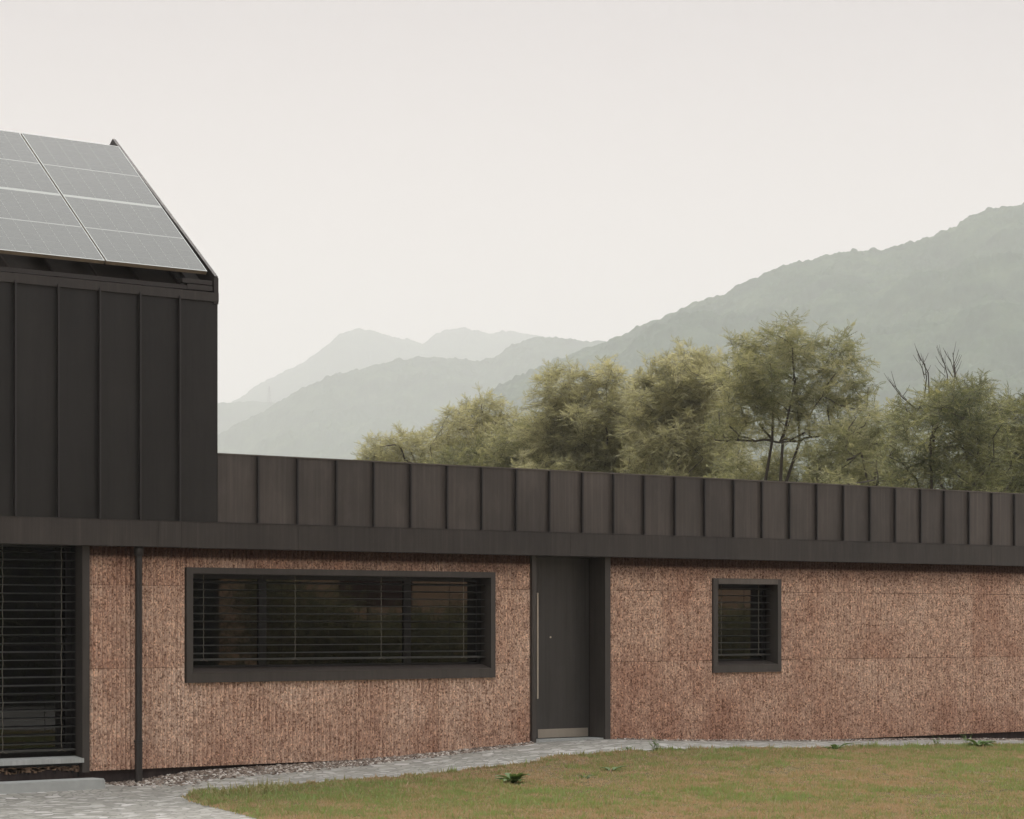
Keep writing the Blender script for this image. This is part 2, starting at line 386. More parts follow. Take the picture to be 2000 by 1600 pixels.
Zl = gh(G[..., 0], G[..., 1]) + .012 + .012 * np.minimum(1, np.minimum(T[..., 0], 1 - T[..., 0]) * 30) + .02 * (fbm(G[..., 0] * 1.5, G[..., 1] * 1.5, 3) - .5)
V = np.concatenate([G, Zl[..., None]], -1).reshape(-1, 3); i = np.arange(90 * 60).reshape(90, 60)
Fc = np.stack([i[:-1, :-1], i[1:, :-1], i[1:, 1:], i[:-1, 1:]], -1).reshape(-1, 4)
tag(npmesh('lawn_ground', V, Fc, M['soil'], smooth=True), kind='structure')

# green patches seen in the photograph: (px, py, radius, strength)
patches = [(620, 1560, 2.2, .30), (470, 1560, 1.4, .45), (900, 1560, 1.6, .15), (1740, 1497, .55, .45), (1500, 1566, .6, .5), (1610, 1562, .7, .55), (1850, 1552, .8, .6), (1760, 1550, .5, .4), (1630, 1484, .5, .4), (1940, 1520, .5, .35), (1390, 1470, .4, .4), (1200, 1500, .7, .22), (1920, 1462, .7, .5), (1650, 1600, .5, .5), (1350, 1545, .5, .25), (1880, 1585, .5, .4)]
patches = [(*ground_hit(a, b)[:2], r, s) for a, b, r, s in patches]
def lawn_tint(x, y):
    a = fbm(x * .55, y * .35, 4); b = fbm(x * 2.5 + 40, y * 2.0, 3)
    t = .40 + (a - .5) * .6 + (b - .5) * .8 + (fbm(x * 8, y * 4, 3) - .5) * 1.0
    for (qx, qy, r, s) in patches:
        d = ((x - qx) ** 2 + ((y - qy) * .7) ** 2) / r ** 2
        t = t + .5 * s * np.exp(-d * 1.9) * (.5 + 1.0 * vnoise(x * 6, y * 6))
    t = t + .38 * (vnoise(x * 4.5, y * 3) > .80) * vnoise(x * 14, y * 11) - .12 * (vnoise(x * 3 + 50, y * 2.5) > .74)
    return t
def in_cam(x, y, m=60):
    X = x; Y = y + DIST; w = X * ST + Y * CT; r = X * CT - Y * ST
    return (w > 1) & (np.abs(r / w * F) < 1000 + m) & (F * 1.75 / w < 1600 - HY + 60)
def blades(n, wmin, hmin, hmax):
    i = rng.integers(0, 89, n); u = rng.random(n)
    t = rng.random(n)
    A = U[i] * (1 - u[:, None]) + U[i + 1] * u[:, None]; B = Lo[i] * (1 - u[:, None]) + Lo[i + 1] * u[:, None]
    ln = np.hypot(*(A - B).T) * np.hypot(*(U[i + 1] - U[i]).T + 0); 
    keep = rng.random(n) < ln / ln.max()
    Q = (A * (1 - t[:, None]) + B * t[:, None])[keep]; tt = t[keep]
    c = in_cam(Q[:, 0], Q[:, 1]); Q = Q[c]
    return Q
Q = blades(3400000, 0, 0, 0)[:330000]
k = len(Q); x, y = Q.T
# a fringe of blades straggling over the kerbless edge
e_i = rng.integers(0, 89, 22000); e_u = rng.random(22000)[:, None]
Eu = U[e_i] * (1 - e_u) + U[e_i + 1] * e_u + np.abs(rng.normal(0, 1, (22000, 1))) * np.array([[0, .07]]) * (vnoise(U[e_i, 0] * 3, U[e_i, 0] * 0)[:, None] * 1.6)
e_j = rng.integers(0, 50, 12000); f_u = rng.random(12000)[:, None]
El = Lo[e_j] * (1 - f_u) + Lo[e_j + 1] * f_u + rng.normal(0, .045, (12000, 2))
Q = np.concatenate([Q, Eu, El]); k = len(Q); x, y = Q.T
t = lawn_tint(x, y) + rng.normal(0, .24, k)
h = (.018 + .03 * rng.random(k) ** 1.5) * (1 + 1.2 * np.clip(t - .4, 0, 1))
h *= .20 + .85 * np.clip(fbm(x * 9, y * 9, 2) * 1.6 - .3, 0, 1)
h[-34000:] *= .8 + 1.1 * rng.random(34000) ** 5
tall = rng.random(k) < .015; h[tall] *= 1.9; t[tall] += rng.normal(0, .2, tall.sum())
w = .006 + .008 * rng.random(k) ** 2
ang = rng.random(k) * 2 * np.pi; lean = rng.random(k) * .9; la = rng.random(k) * 2 * np.pi
z = gh(x, y) + .018
dx = np.cos(ang) * w; dy = np.sin(ang) * w
tip = np.stack([x + np.cos(la) * lean * h, y + np.sin(la) * lean * h, z + h], -1)
V = np.stack([np.stack([x - dx, y - dy, z], -1), np.stack([x + dx, y + dy, z], -1), tip], 1).reshape(-1, 3)
tag(npmesh('grass', V, np.arange(3 * k).reshape(-1, 3), M['blade'], tint=np.repeat(np.clip(t, 0, 1), 3)),
    'short patchy lawn grass, dry brown and green, in front of the path', 'grass', kind='stuff')

# gravel strip along the wall base
NS = 17000
sxp = rng.uniform(PX(205), PX(2150), NS)
wid = np.interp(sxp, [PX(205), PX(300), PX(640), PX(900), PX(1030), PX(1040), PX(1200), PX(1230), PX(1600), PX(2100)], [.2, .62, .50, .36, .12, 0, 0, .10, .2, .35])
keep = (wid > .01); sxp = sxp[keep]; wid = wid[keep]; NS = len(sxp)
sy = .06 - (rng.random(NS) ** 1.15) * (wid + .06) * (1 + .25 * rng.normal(0, 1, NS) * .4)
r = .009 + .013 * rng.random(NS) ** 2 + .003
ico = bmesh.new(); bmesh.ops.create_icosphere(ico, subdivisions=1, radius=1)
iv = np.array([v.co[:] for v in ico.verts]); ifc = np.array([[v.index for v in f.verts] for f in ico.faces]); ico.free()
jit = 1 + rng.normal(0, .16, (NS, len(iv), 1)); scl = np.stack([.8 + .5 * rng.random(NS), .8 + .5 * rng.random(NS), .5 + .4 * rng.random(NS)], -1)[:, None, :]
a = rng.random(NS) * 6.28; ca, sa = np.cos(a)[:, None], np.sin(a)[:, None]
S = iv[None] * jit * scl * r[:, None, None]
S = np.stack([S[..., 0] * ca - S[..., 1] * sa, S[..., 0] * sa + S[..., 1] * ca, S[..., 2]], -1)
S += np.stack([sxp, sy, gh(sxp, sy) - .004 + r * .35], -1)[:, None, :]
fi = (ifc[None] + (np.arange(NS) * len(iv))[:, None, None]).reshape(-1, 3)
tag(npmesh('gravel', S.reshape(-1, 3), fi, M['stone'], tint=np.repeat(rng.random(NS), len(iv))),
    'loose grey and brown gravel strip along the base of the cork wall', 'gravel', kind='stuff')

# ------------------------------------------------------------------ the house
XL, XR = PX(-420), PX(2420)
YF, YM = -.17, -.145                   # fascia face, seamed metal face
ZF0 = P(1035, 1084, YF).z              # fascia bottom
ZF1 = P(1135, 1042, YF).z              # fascia top
ZP = P(1300, 931, YM).z                # parapet top
XG = PX(425, YM)                       # gable end of the tall volume
ZB = -.165                             # bottom of the cork
ZE = P(300, 567, YM).z                 # eave line of tall volume
house = empty('house', (PX(1035), 2, 0))
tag(house, 'long low house of reddish cork with dark seamed metal upper walls', 'house')

# openings on the cork (x0, x1, z0, z1)
def zz(px, py): return P(px, py).z
W1 = (PX(361.5), PX(964.5), zz(361, 1334), zz(662, 1113))
W2 = (PX(1390), PX(1522.5), zz(1456, 1313), zz(1456, 1130.5))
DR = (PX(1036), PX(1189), -.6, 9)
W3 = (PX(-400), PX(175), -.6, 9)
holes = [W1, W2, DR, W3]
ZT = ZF0 + .10
rib = .058
nseg = int((XR - XL) / rib * 6); xs = list(np.linspace(XL, XR, nseg))
for hx in holes:
    for q in hx[:2]:
        j = min(range(len(xs)), key=lambda i: abs(xs[i] - q)); xs[j] = q
xs = np.array(xs)
prof = -.013 * np.sin(xs / rib * 2 * np.pi) * -1 + .004 * (fbm(xs * 9, xs * 0, 3) - .5)
bm = bmesh.new(); cache = {}
holes[3] = W3 = (XL - 1, W3[1], -.6, 9)
def cv(i, z):
    key = (i, round(z, 4))
    if key not in cache:
        cache[key] = bm.verts.new((xs[i], prof[i] + .003 * math.sin(i * 12.9 + z * 40), z))
    return cache[key]
for i in range(len(xs) - 1):
    xm = (xs[i] + xs[i + 1]) / 2; iv_ = [(ZB, ZT)]
    for (a, b, c0, c1) in holes:
        if a < xm < b:
            new = []
            for (l, u) in iv_:
                if c0 > l: new.append((l, min(c0, u)))
                if c1 < u: new.append((max(c1, l), u))
            iv_ = new
    for (l, u) in iv_:
        if u - l > .01: bm.faces.new([cv(i, l), cv(i + 1, l), cv(i + 1, u), cv(i, u)])
# bottom edge thickness
for i in range(len(xs) - 1):
    xm = (xs[i] + xs[i + 1]) / 2
    if any(a < xm < b and c0 < ZB for (a, b, c0, c1) in holes): continue
    v0, v1 = cv(i, ZB), cv(i + 1, ZB)
    bm.faces.new([v1, v0, bm.verts.new((xs[i], .09, ZB)), bm.verts.new((xs[i + 1], .09, ZB))])
bm2 = bm.copy(); xm_ = (DR[0] + DR[1]) / 2
bmesh.ops.delete(bm, geom=[v for v in bm.verts if v.co.x > xm_], context='VERTS'); bmesh.ops.delete(bm2, geom=[v for v in bm2.verts if v.co.x < xm_], context='VERTS')
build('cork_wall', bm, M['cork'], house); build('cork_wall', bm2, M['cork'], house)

# plinth and body behind (a shell with the window recesses left open)
bm = bmesh.new()
box(bm, XL, DR[0] - .02, .06, .25, -.9, ZB + .03); build('plinth', bm, M['plinth'], house)
bm = bmesh.new(); box(bm, DR[1] + .02, XR, .06, .25, -.9, ZB + .03); build('plinth', bm, M['plinth'], house)
bm = bmesh.new()
for i in range(150):   # drips and crumbs of mortar under the sill
    x_ = random.uniform(PX(-60), PX(160)); w_ = random.uniform(.01, .06); hgt = random.uniform(.004, .022)
    z_ = ZB + .055 - random.random() ** 2 * .04
    box(bm, x_, x_ + w_, .03, .058, z_ - hgt, z_ + hgt * .6)
build('mortar_crust', bm, M['foam'], house)
for i in range(14):
    x_ = random.uniform(PX(-60), PX(165)); w_ = random.uniform(.006, .02); hgt = random.uniform(.03, .12)
    bm = bmesh.new(); box(bm, x_, x_ + w_, .045, .0555, ZB + .05 - hgt, ZB + .055); build('bitumen_drip', bm, M['dark'], house)
bm = bmesh.new()
box(bm, XL, XR, .5, 8, -.9, ZP - .25)
build('inner_wall', bm, M['dark'], house)

# fascia band in several lengths, with lapped joints
joints = [PX(a, YF) for a in (-420, 310, 354, 582, 1114, 1559, 1937, 2420)]
bm = bmesh.new()
for a, b in zip(joints[:-1], joints[1:]):
    o = random.uniform(0, .0025)
    box(bm, a + .0015, b - .0015, YF - o, .16, ZF0 - random.uniform(0, .003), ZF1)
build('fascia', bm, M['fascia'], house)
bm = bmesh.new()
box(bm, XL, XR, YF - .006, YM + .02, ZF1, ZF1 + .006)      # drip flashing on top of the fascia
build('flashing', bm, M['trim'], house)

# standing seams
low = [428, 502, 579, 655, 728, 800, 871, 939, 1006, 1071, 1135, 1196, 1256, 1316, 1374, 1431, 1486, 1540, 1593, 1645, 1697, 1746, 1796, 1842, 1890, 1935, 1979]
upp = [28, 112, 193, 272, 349]
xl_ = [PX(a, YM) for a in low]; xu_ = [PX(a, YM) for a in upp]
while xl_[-1] < XR: xl_.append(xl_[-1] + .53)
while xu_[0] > XL: xu_.insert(0, xu_[0] - .53)
def seamed(name, xs_, z0, z1, parent, x_end0, x_end1, mt='zinc'):
    """pans between the seams, each very slightly bowed, with upstanding seams"""
    edges = [x_end0] + [a for a in xs_ if x_end0 + .02 < a < x_end1 - .02] + [x_end1]
    V = []; Fq = []; tn = []
    for a, b in zip(edges[:-1], edges[1:]):
        nx, nz = 7, 9; o = len(V); am = random.uniform(.0, .006); ph = random.uniform(0, 6); tn += [random.uniform(-1, 1)] * (nx * nz)
        for i in range(nx):
            for j in range(nz):
                u = i / (nx - 1); v = j / (nz - 1)
                V.append((a + (b - a) * u, YM - am * math.sin(math.pi * u) * (1 + .5 * math.sin(ph + v * 5)), z0 + (z1 - z0) * v))
        for i in range(nx - 1):
            for j in range(nz - 1):
                Fq.append((o + i * nz + j, o + (i + 1) * nz + j, o + (i + 1) * nz + j + 1, o + i * nz + j + 1))
    ob = npmesh(name, V, Fq, M[mt], parent, tint=tn, smooth=True)
    for a in edges[1:-1]:
        bm = bmesh.new()
        box(bm, a - .008, a + .006, YM - .036, YM + .004, z0 + .004, z1 - .006)
        box(bm, a - .013, a + .006, YM - .043, YM - .032, z0 + .004, z1 - .008)
        build('standing_seam', bm, M['lining'], ob)  # seams darker than the pans: side-face shade put into their colour
    return ob
para = seamed('parapet_cladding', xl_, ZF1 + .006, ZP, house, XG + .004, XR)
tall = seamed('upper_wall_cladding', xu_, ZF1 + .006, ZE - .03, house, XL, XG, 'zinc_dimmed')
bm = bmesh.new()
box(bm, XG + .002, XR, YM - .012, YM + .30, ZP, ZP + .014)
cap = build('parapet_cap', bm, M['cap'], house)
bm = bmesh.new(); box(bm, XG, XR, YM + .008, .5, ZF1, ZP - .002); box(bm, XL, XG - .001, YM + .008, .5, ZF1, ZE - .05)
box(bm, XG + .01, XR, .5, 8, ZP - .25, ZP - .2)
build('wall_core', bm, M['zinc'], house)

# tall gabled volume
EC = P(425, 540, YM); RT = onX(225, 272, XG)          # verge corner at eave, verge peak
sl = (RT.z - EC.z) / (RT.y - EC.y); SA = math.atan(sl)
depth2 = 2 * (RT.y - EC.y)
bm = bmesh.new()
# gable wall (closed pentagon slab) facing the low wing
pent = [(XG - .02, YM + .01, ZF1), (XG - .02, YM + .01, ZE - .03), (XG - .02, RT.y, RT.z - .30), (XG - .02, YM + depth2, ZE - .03), (XG - .02, YM + depth2, ZF1)]
v0 = [bm.verts.new(q) for q in pent]; v1 = [bm.verts.new((q[0] - .2, q[1], q[2])) for q in pent]
bm.faces.new(v0); bm.faces.new(v1[::-1])
for i in range(5): bm.faces.new([v0[i], v0[(i + 1) % 5], v1[(i + 1) % 5], v1[i]])
build('gable_wall', bm, M['zinc'], house)
# corner strip beside the last pan
up = Vector((0, math.cos(SA), math.sin(SA))); nrm = Vector((0, -math.sin(SA), math.cos(SA)))
ROOF0 = Vector((0, YM + .10, ZE + .0))                # roof surface starts in the box gutter behind the eave trim
Lr = (RT.y - ROOF0.y) / math.cos(SA)
Rtop = ROOF0 + up * Lr
bm = bmesh.new()
hexa(bm, (XL, *ROOF0.yz), (XG - .05, *ROOF0.yz), (XG - .05, *Rtop.yz), (XL, *Rtop.yz), -nrm * .12)
back = Vector((0, -math.cos(SA), math.sin(SA)))
Bq = Vector((0, 2 * Rtop.y - ROOF0.y, ROOF0.z))
hexa(bm, (XL, Rtop.y + .003, Rtop.z), (XG - .05, Rtop.y + .003, Rtop.z), (XG - .05, *Bq.yz), (XL, *Bq.yz), Vector((0, -math.sin(SA), -math.cos(SA))) * .12)
roof = build('roof', bm, M['zinc'], house)
bm = bmesh.new()
a = XG - .35
while a > XL:
    A = Vector((a, *ROOF0.yz)); hexa(bm, A, A + Vector((.012, 0, 0)), A + Vector((.012, 0, 0)) + up * Lr, A + up * Lr, nrm * .03); a -= .53
build('roof_seam', bm, M['zinc'], roof)
# verge trim: sloping fascia that stands above the roof, corner leg and eave trims
bm = bmesh.new()
E0 = Vector((XG, EC.y, EC.z)); R0 = Vector((XG, RT.y, RT.z))
dn = -nrm * .30
def prismX(bm, poly, x0, x1):
    v0 = [bm.verts.new((x0, y, z)) for y, z in poly]; v1 = [bm.verts.new((x1, y, z)) for y, z in poly]
    bm.faces.new(v0); bm.faces.new(v1[::-1])
    for i in range(len(poly)):
        j = (i + 1) % len(poly); bm.faces.new([v0[i], v0[j], v1[j], v1[i]])
prismX(bm, [(E0.y, E0.z), (R0.y, R0.z), (R0.y, R0.z - .42), (E0.y + .28, E0.z - .22), (E0.y + .01, E0.z - .3)], XG - .036, XG + .004)
prismX(bm, [(R0.y + .001, R0.z), (R0.y + .001, R0.z - .42), (YM + depth2 - .28, E0.z - .22), (YM + depth2, E0.z)], XG - .036, XG + .004)
verge = build('verge_trim', bm, M['trim'], house)
bm = bmesh.new()
box(bm, XG - .055, XG + .003, YM - .014, YM + .12, ZE - .09, EC.z - .02)
build('corner_trim', bm, M['trim'], house)
bm = bmesh.new()
tp = ZE + .035; box(bm, XL, XG + .002, YM - .022, YM + .03, ZE - .065, tp)
build('eave_trim', bm, M['fascia'], house)
bm = bmesh.new()
box(bm, XL, XG - .12, YM + .002, YM + .035, tp + .012, tp + .055)
box(bm, XL, XG - .16, YM + .012, YM + .05, tp + .0555, tp + .062)
box(bm, XG - .40, XG - .07, YM - .006, YM + .08, tp + .018, tp + .075)
box(bm, XG - .46, XG - .07, YM + .0, YM + .09, tp + .085, tp + .135)
build('gutter', bm, M['trim'], house)

# ---- windows
def rectframe(bm, x0, x1, z0, z1, y0, y1, wl, wr, wb, wt):
    box(bm, x0, x0 + wl, y0, y1, z0, z1); box(bm, x1 - wr, x1, y0, y1, z0, z1)
    box(bm, x0 + wl, x1 - wr, y0 + .001, y1, z0, z0 + wb); box(bm, x0 + wl, x1 - wr, y0 + .001, y1, z1 - wt, z1)
def cord(parent, x_, y_, z0, z1, amp=.004):
    bm = bmesh.new(); pts = []; nn = 26
    for i in range(nn + 1):
        t = i / nn; pts.append((x_ + amp * math.sin(i * 2.4 + x_ * 7), y_ - .045, z1 + (z0 - z1) * t))
    pts += [(x_ - .02, y_ - .05, z0 - .015), (x_ - .045, y_ - .05, z0 - .02)]
    tube(bm, pts, .0045, 5)
    tube(bm, [(x_, y_ - .045, z0), (x_ + .03, y_ - .05, z0 - .022), (x_ + .055, y_ - .05, z0 - .022)], .0035, 5)
    return build('cord', bm, M['cord'], parent)
def slats(parent, x0, x1, y_, z0, z1, step, wdt=.08):
    bm = bmesh.new(); z = z0
    while z < z1:
        tl = random.gauss(0, .0012); n_ = 6; sag = random.gauss(0, .001)
        prev = None
        for half in range(1):
            # slightly cambered slat, open and near level
            prof_ = [(-wdt / 2, -.003), (-wdt / 4, .003), (0, .005), (wdt / 4, .003), (wdt / 2, -.003)]
            rows = []
            for xx in np.linspace(x0, x1, n_):
                rows.append([(xx, y_ + a, z + b + tl * (a / wdt) * 8 + sag * math.sin((xx - x0) / (x1 - x0) * 3.14)) for a, b in prof_])
            top = [[bm.verts.new(q) for q in r_] for r_ in rows]; bot = [[bm.verts.new((q[0], q[1], q[2] - .0035)) for q in r_] for r_ in rows]
            for i in range(n_ - 1):
                for j in range(4):
                    bm.faces.new([top[i][j], top[i + 1][j], top[i + 1][j + 1], top[i][j + 1]])
                    bm.faces.new([bot[i][j + 1], bot[i + 1][j + 1], bot[i + 1][j], bot[i][j]])
                bm.faces.new([bot[i][0], bot[i + 1][0], top[i + 1][0], top[i][0]])
                bm.faces.new([top[i][4], top[i + 1][4], bot[i + 1][4], bot[i][4]])
        z += step
    ob = build('blind', bm, M['slat'], parent)
    return ob
def window(x0, x1, z0, z1, wl, wr, wb, wt, dep, label, splits, rail_z, cords, step, topmat=None):
    w_ = empty('window', ((x0 + x1) / 2, 0, z0)); attach(w_, house)
    if label: w_['label'] = label
    bm = bmesh.new(); rectframe(bm, x0, x1, z0, z1, -.035, dep - .02, wl, wr, wb, wt)
    fr = build('frame', bm, M['frame'], w_)
    # raised inner bevel / sloping sill plate
    bm = bmesh.new()
    hexa(bm, (x0 + wl, -.0365, z0 + wb * .93), (x1 - wr, -.0365, z0 + wb * .93), (x1 - wr, dep - .03, z0 + wb + .045), (x0 + wl, dep - .03, z0 + wb + .045), (0, 0, .008))
    build('sill', bm, M['sill_metal'], w_)
    if topmat:
        bm = bmesh.new(); box(bm, x0 + wl + .002, x1 - wr - .002, -.038, -.02, z1 - wt + .002, z1 - .004); build('head_trim', bm, topmat, w_)
    # reveal lining
    bm = bmesh.new(); y1_ = dep + .12
    box(bm, x0, x0 + wl - .012, dep - .02, y1_, z0, z1); box(bm, x1 - wr + .012, x1, dep - .02, y1_, z0, z1)
    box(bm, x0, x1, dep + .06, y1_, z1 - wt, z1 + .02); box(bm, x0, x1, dep + .06, y1_, z0, z0 + wb)
    build('reveal', bm, M['lining'], w_)
    # sashes and panes
    ed = [x0 + wl] + splits + [x1 - wr]
    for k, (a, b) in enumerate(zip(ed[:-1], ed[1:])):
        bm = bmesh.new(); rectframe(bm, a + .002, b - .002, z0 + wb, z1 - wt, dep, dep + .05, .05, .05, .075, .05)
        build('sash', bm, M['sash'], w_)
        bm = bmesh.new(); box(bm, a + .045, b - .045, dep + .022, dep + .036, z0 + wb + .07, z1 - wt - .045)
        pn = build('pane', bm, M['glass'], w_)
    yb = dep - .075
    slats(w_, x0 + wl + .004, x1 - wr - .004, yb, rail_z + .075, z1 - wt - .03, step)
    bm = bmesh.new(); box(bm, x0 + wl + .004, x1 - wr - .004, yb - .04, yb + .04, rail_z - .012, rail_z + .012, .004); build('blind_rail', bm, M['slat'], w_)
    for cx in cords: cord(w_, cx, yb, rail_z + .01, z1 - wt - .01)
    return w_
yb = .105
window(*W1, .085, .07, .115, .07, .185, 'wide strip window with open slatted blind', [PX(513, .185), PX(796, .185)], P(660, 1286, yb).z, [PX(a, yb - .045) for a in (398, 577, 745, 906)], .0905)
window(*W2, .085, .065, .10, .075, .21, 'small square window with open slatted blind', [], P(1440, 1279, yb + .03).z, [PX(1407, yb), PX(1480, yb)], .0905, M['cap'])

# big glazed opening at the left edge
w3 = empty('window', (PX(60), 0, -.1)); attach(w3, house); w3['label'] = 'tall dark glazed opening with closed-room blackness behind lowered slats'
w3['label'] = 'tall floor-length window with lowered slatted blind'
xa, xb = PX(-400), PX(175, -.035); zs = P(80, 1482, -.02).z
bm = bmesh.new(); box(bm, PX(161, -.035), xb, -.035, .12, ZB - .01, ZF0 + .08); build('frame', bm, M['frame'], w3)
bm = bmesh.new(); box(bm, PX(161), xb - .01, .12, .40, ZB - .01, ZF0 + .08); box(bm, xa, xb - .02, .12, .40, ZF0 - .02, ZF0 + .12); box(bm, xa, PX(161), .05, .40, ZB + .05, zs - .04)
build('reveal', bm, M['sash'], w3)
bm = bmesh.new(); hexa(bm, (xa, -.04, zs - .01), (PX(161) - .002, -.04, zs - .01), (PX(161) - .002, .14, zs + .01), (xa, .14, zs + .01), (0, 0, -.05)); build('sill', bm, M['sill'], w3)
bm = bmesh.new(); rectframe(bm, xa, PX(161), zs, ZF0 + .05, .25, .31, .06, .06, .10, .06); build('sash', bm, M['sash'], w3)
bm = bmesh.new(); box(bm, xa + .05, PX(161) - .05, .275, .29, zs + .09, ZF0); build('pane', bm, M['glass'], w3)
zr = P(80, 1466, .13).z
xr3 = PX(161) - .03
slats(w3, xa, xr3, .13, zr + .075, ZF0 + .02, .0905)
bm = bmesh.new(); box(bm, xa, xr3, .09, .17, zr - .012, zr + .012, .004); build('blind_rail', bm, M['slat'], w3)
for cx in (5, 120): cord(w3, PX(cx, .085), .13, zr + .01, ZF0, .006)

# ---- door
door = empty('door', (PX(1100), .2, 0)); attach(door, house); door['label'] = 'tall anthracite entrance door in a deep recess'
x0d, x1d = DR[0], DR[1]; yd = .28; zt = float(gh(PX(1110), 0)) 
bm = bmesh.new()
box(bm, x0d, PX(1047.5, -.035), -.035, yd + .06, -.3, ZF0 + .06); box(bm, PX(1182, -.035), x1d, -.035, yd + .06, -.3, ZF0 + .06)
build('frame', bm, M['frame'], door)
xi0, xi1 = PX(1047.5, -.035), PX(1182, -.035)
bm = bmesh.new()
xr_ = PX(1151, yd)
box(bm, xr_, xi1 - .001, yd - .012, yd + .05, -.3, ZF0 + .05)     # lining strip beside the leaf
box(bm, xi0, xi1, yd - .01, yd + .2, ZF0 - .02, ZF0 + .1)
build('lining', bm, M['trim'], door)
zd0 = P(1100, 1440.5, yd).z
bm = bmesh.new(); box(bm, xi0 - .04, xr_ - .006, yd, yd + .06, zd0, ZF0 + .08, .002)
leaf = build('leaf', bm, M['door'], door)
bm = bmesh.new(); box(bm, PX(1050.5, yd), PX(1148, yd), yd - .004, yd + .002, zd0 + .004, P(1100, 1423, yd).z, .001); build('kick_plate', bm, M['kick'], door)
bm = bmesh.new(); hx = PX(1049.6, yd - .06)
box(bm, hx - .011, hx + .011, yd - .07, yd - .048, P(1049, 1365, yd - .06).z, P(1049, 1158, yd - .06).z, .003)
for py in (1175, 1262, 1348): box(bm, hx - .006, hx + .006, yd - .05, yd, P(1049, py, yd).z - .01, P(1049, py, yd).z + .01)
build('handle', bm, M['steel'], door)
bm = bmesh.new(); box(bm, xi0, xi1, .0, yd + .05, -.4, zd0 - .006); build('threshold', bm, M['sill'], door)
bm = bmesh.new(); tube(bm, [(PX(1075, yd), yd - .006, zz(1075, 1245)), (PX(1075, yd), yd + .002, zz(1075, 1245))], .012, 10); build('lock', bm, M['steel'], door)

# ---- downpipe
py_ = -.095; xp = PX(270.8, py_)
bm = bmesh.new()
tube(bm, [(xp, py_, -.42), (xp, py_, P(272, 1449, py_).z - .01)], .0415, 24, cap=False)
tube(bm, [(xp, py_, P(272, 1449, py_).z - .012), (xp, py_, ZF0 + .12)], .038, 24, cap=False)
dp = build('downpipe', bm, M['trim'], house, True)
bm = bmesh.new(); zb_ = P(272, 1448, py_).z
for dzz in (-.012, .006): tube(bm, [(xp, py_, zb_ + dzz), (xp, py_, zb_ + dzz + .005)], .0445, 24)
box(bm, xp - .012, xp + .012, py_ + .03, .0, zb_ - .012, zb_ + .01)
tube(bm, [(xp + .04, py_, zb_), (xp + .062, py_, zb_)], .006, 6)
build('bracket', bm, M['slat'], dp)
bm = bmesh.new(); tube(bm, [(xp, py_, ZF0 - .10), (xp, py_, ZF0 + .02)], .052, 20); build('collar', bm, M['trim'], dp, True)

# ---- doorstep slab at the tall window
sxr = ground_hit(208, 1538).x
bm = bmesh.new()
prof_ = []
x0_, x1_, y0_, y1_ = PX(-300), PX(181, -.05), -.40, -.06
x1f = x1_ + .03
vs = [(x0_, y1_), (x1_, y1_), (x1_ + .0, y0_ + .12)]
for k_ in range(6):
    a_ = k_ / 5 * math.pi / 2; vs.append((x1_ - .1 + .1 * math.cos(a_), y0_ + .1 - .1 * math.sin(a_)))
vs.append((x0_, y0_))
v0 = [bm.verts.new((a, b, -.232)) for a, b in vs]; v1 = [bm.verts.new((a, b, -.6)) for a, b in vs]
bm.faces.new(v0); bm.faces.new(v1[::-1])
for i in range(len(vs)): bm.faces.new([v0[i], v0[(i + 1) % len(vs)], v1[(i + 1) % len(vs)], v1[i]])
bmesh.ops.bevel(bm, geom=[e_ for e_ in bm.edges if all(v.co.z > -.3 for v in e_.verts)], offset=.012, segments=2, affect='EDGES')
tag(build('doorstep', bm, M['concrete']), 'low pale concrete doorstep slab below the tall window', 'doorstep')

# ------------------------------------------------------------------ solar panels
m, n, p = mat('solar_cells'); M['cells'] = m
uv = N(n, 'ShaderNodeTexCoord'); s_ = N(n, 'ShaderNodeSeparateXYZ'); L(n, uv.outputs['Object'], s_.inputs[0])
PW, PLn = 1.0, 1.0   # filled below through object-space scaling (cells live in a unit square)
u_ = s_.outputs[0]; w__ = s_.outputs[1]
def line(n, v, cnt, half, dash=None):
    f = math_(n, 'FRACT', math_(n, 'MULTIPLY', v, cnt)); d = math_(n, 'ABSOLUTE', math_(n, 'SUBTRACT', f, .5))
    return math_(n, 'GREATER_THAN', d, .5 - half)
vertl = math_(n, 'MULTIPLY', line(n, u_, 6, .011), 1.0)
rowl = line(n, w__, 20, .03)
finev = math_(n, 'MULTIPLY', line(n, u_, 60, .10), .12)
quart = math_(n, 'LESS_THAN', math_(n, 'ABSOLUTE', math_(n, 'SUBTRACT', math_(n, 'FRACT', math_(n, 'MULTIPLY', w__, 2)), .5)), .006)
half_ = math_(n, 'LESS_THAN', math_(n, 'ABSOLUTE', math_(n, 'SUBTRACT', w__, .5)), .009)
dash = math_(n, 'MULTIPLY', vertl, math_(n, 'GREATER_THAN', math_(n, 'FRACT', math_(n, 'MULTIPLY', w__, 40)), .35))
lines = math_(n, 'MAXIMUM', math_(n, 'MAXIMUM', math_(n, 'MULTIPLY', dash, .34), math_(n, 'MULTIPLY', quart, .6)), math_(n, 'MAXIMUM', math_(n, 'MULTIPLY', half_, .7), math_(n, 'MULTIPLY', rowl, .07)))
c = mix(n, lines, mix(n, noise(n, uv.outputs['Object'], 1.5, 2), (.036, .042, .030), (.048, .052, .038)), (.36, .38, .34))
L(n, c, p.inputs['Base Color']); p.inputs['Roughness'].default_value = .22; p.inputs['IOR'].default_value = 1.5
p.inputs['Coat Weight'].default_value = .28; p.inputs['Coat Roughness'].default_value = .08
M['alu'] = simple('panel_frame_aluminium', (0.3360, 0.3520, 0.3360), .4, .5, .06)
BR = onX(405, 530, XG - .10); TR = onX(232, 286, XG - .10)
pu = (TR - BR); PL_ = pu.length; pu.normalize(); pn = Vector((0, -pu.z, pu.y))
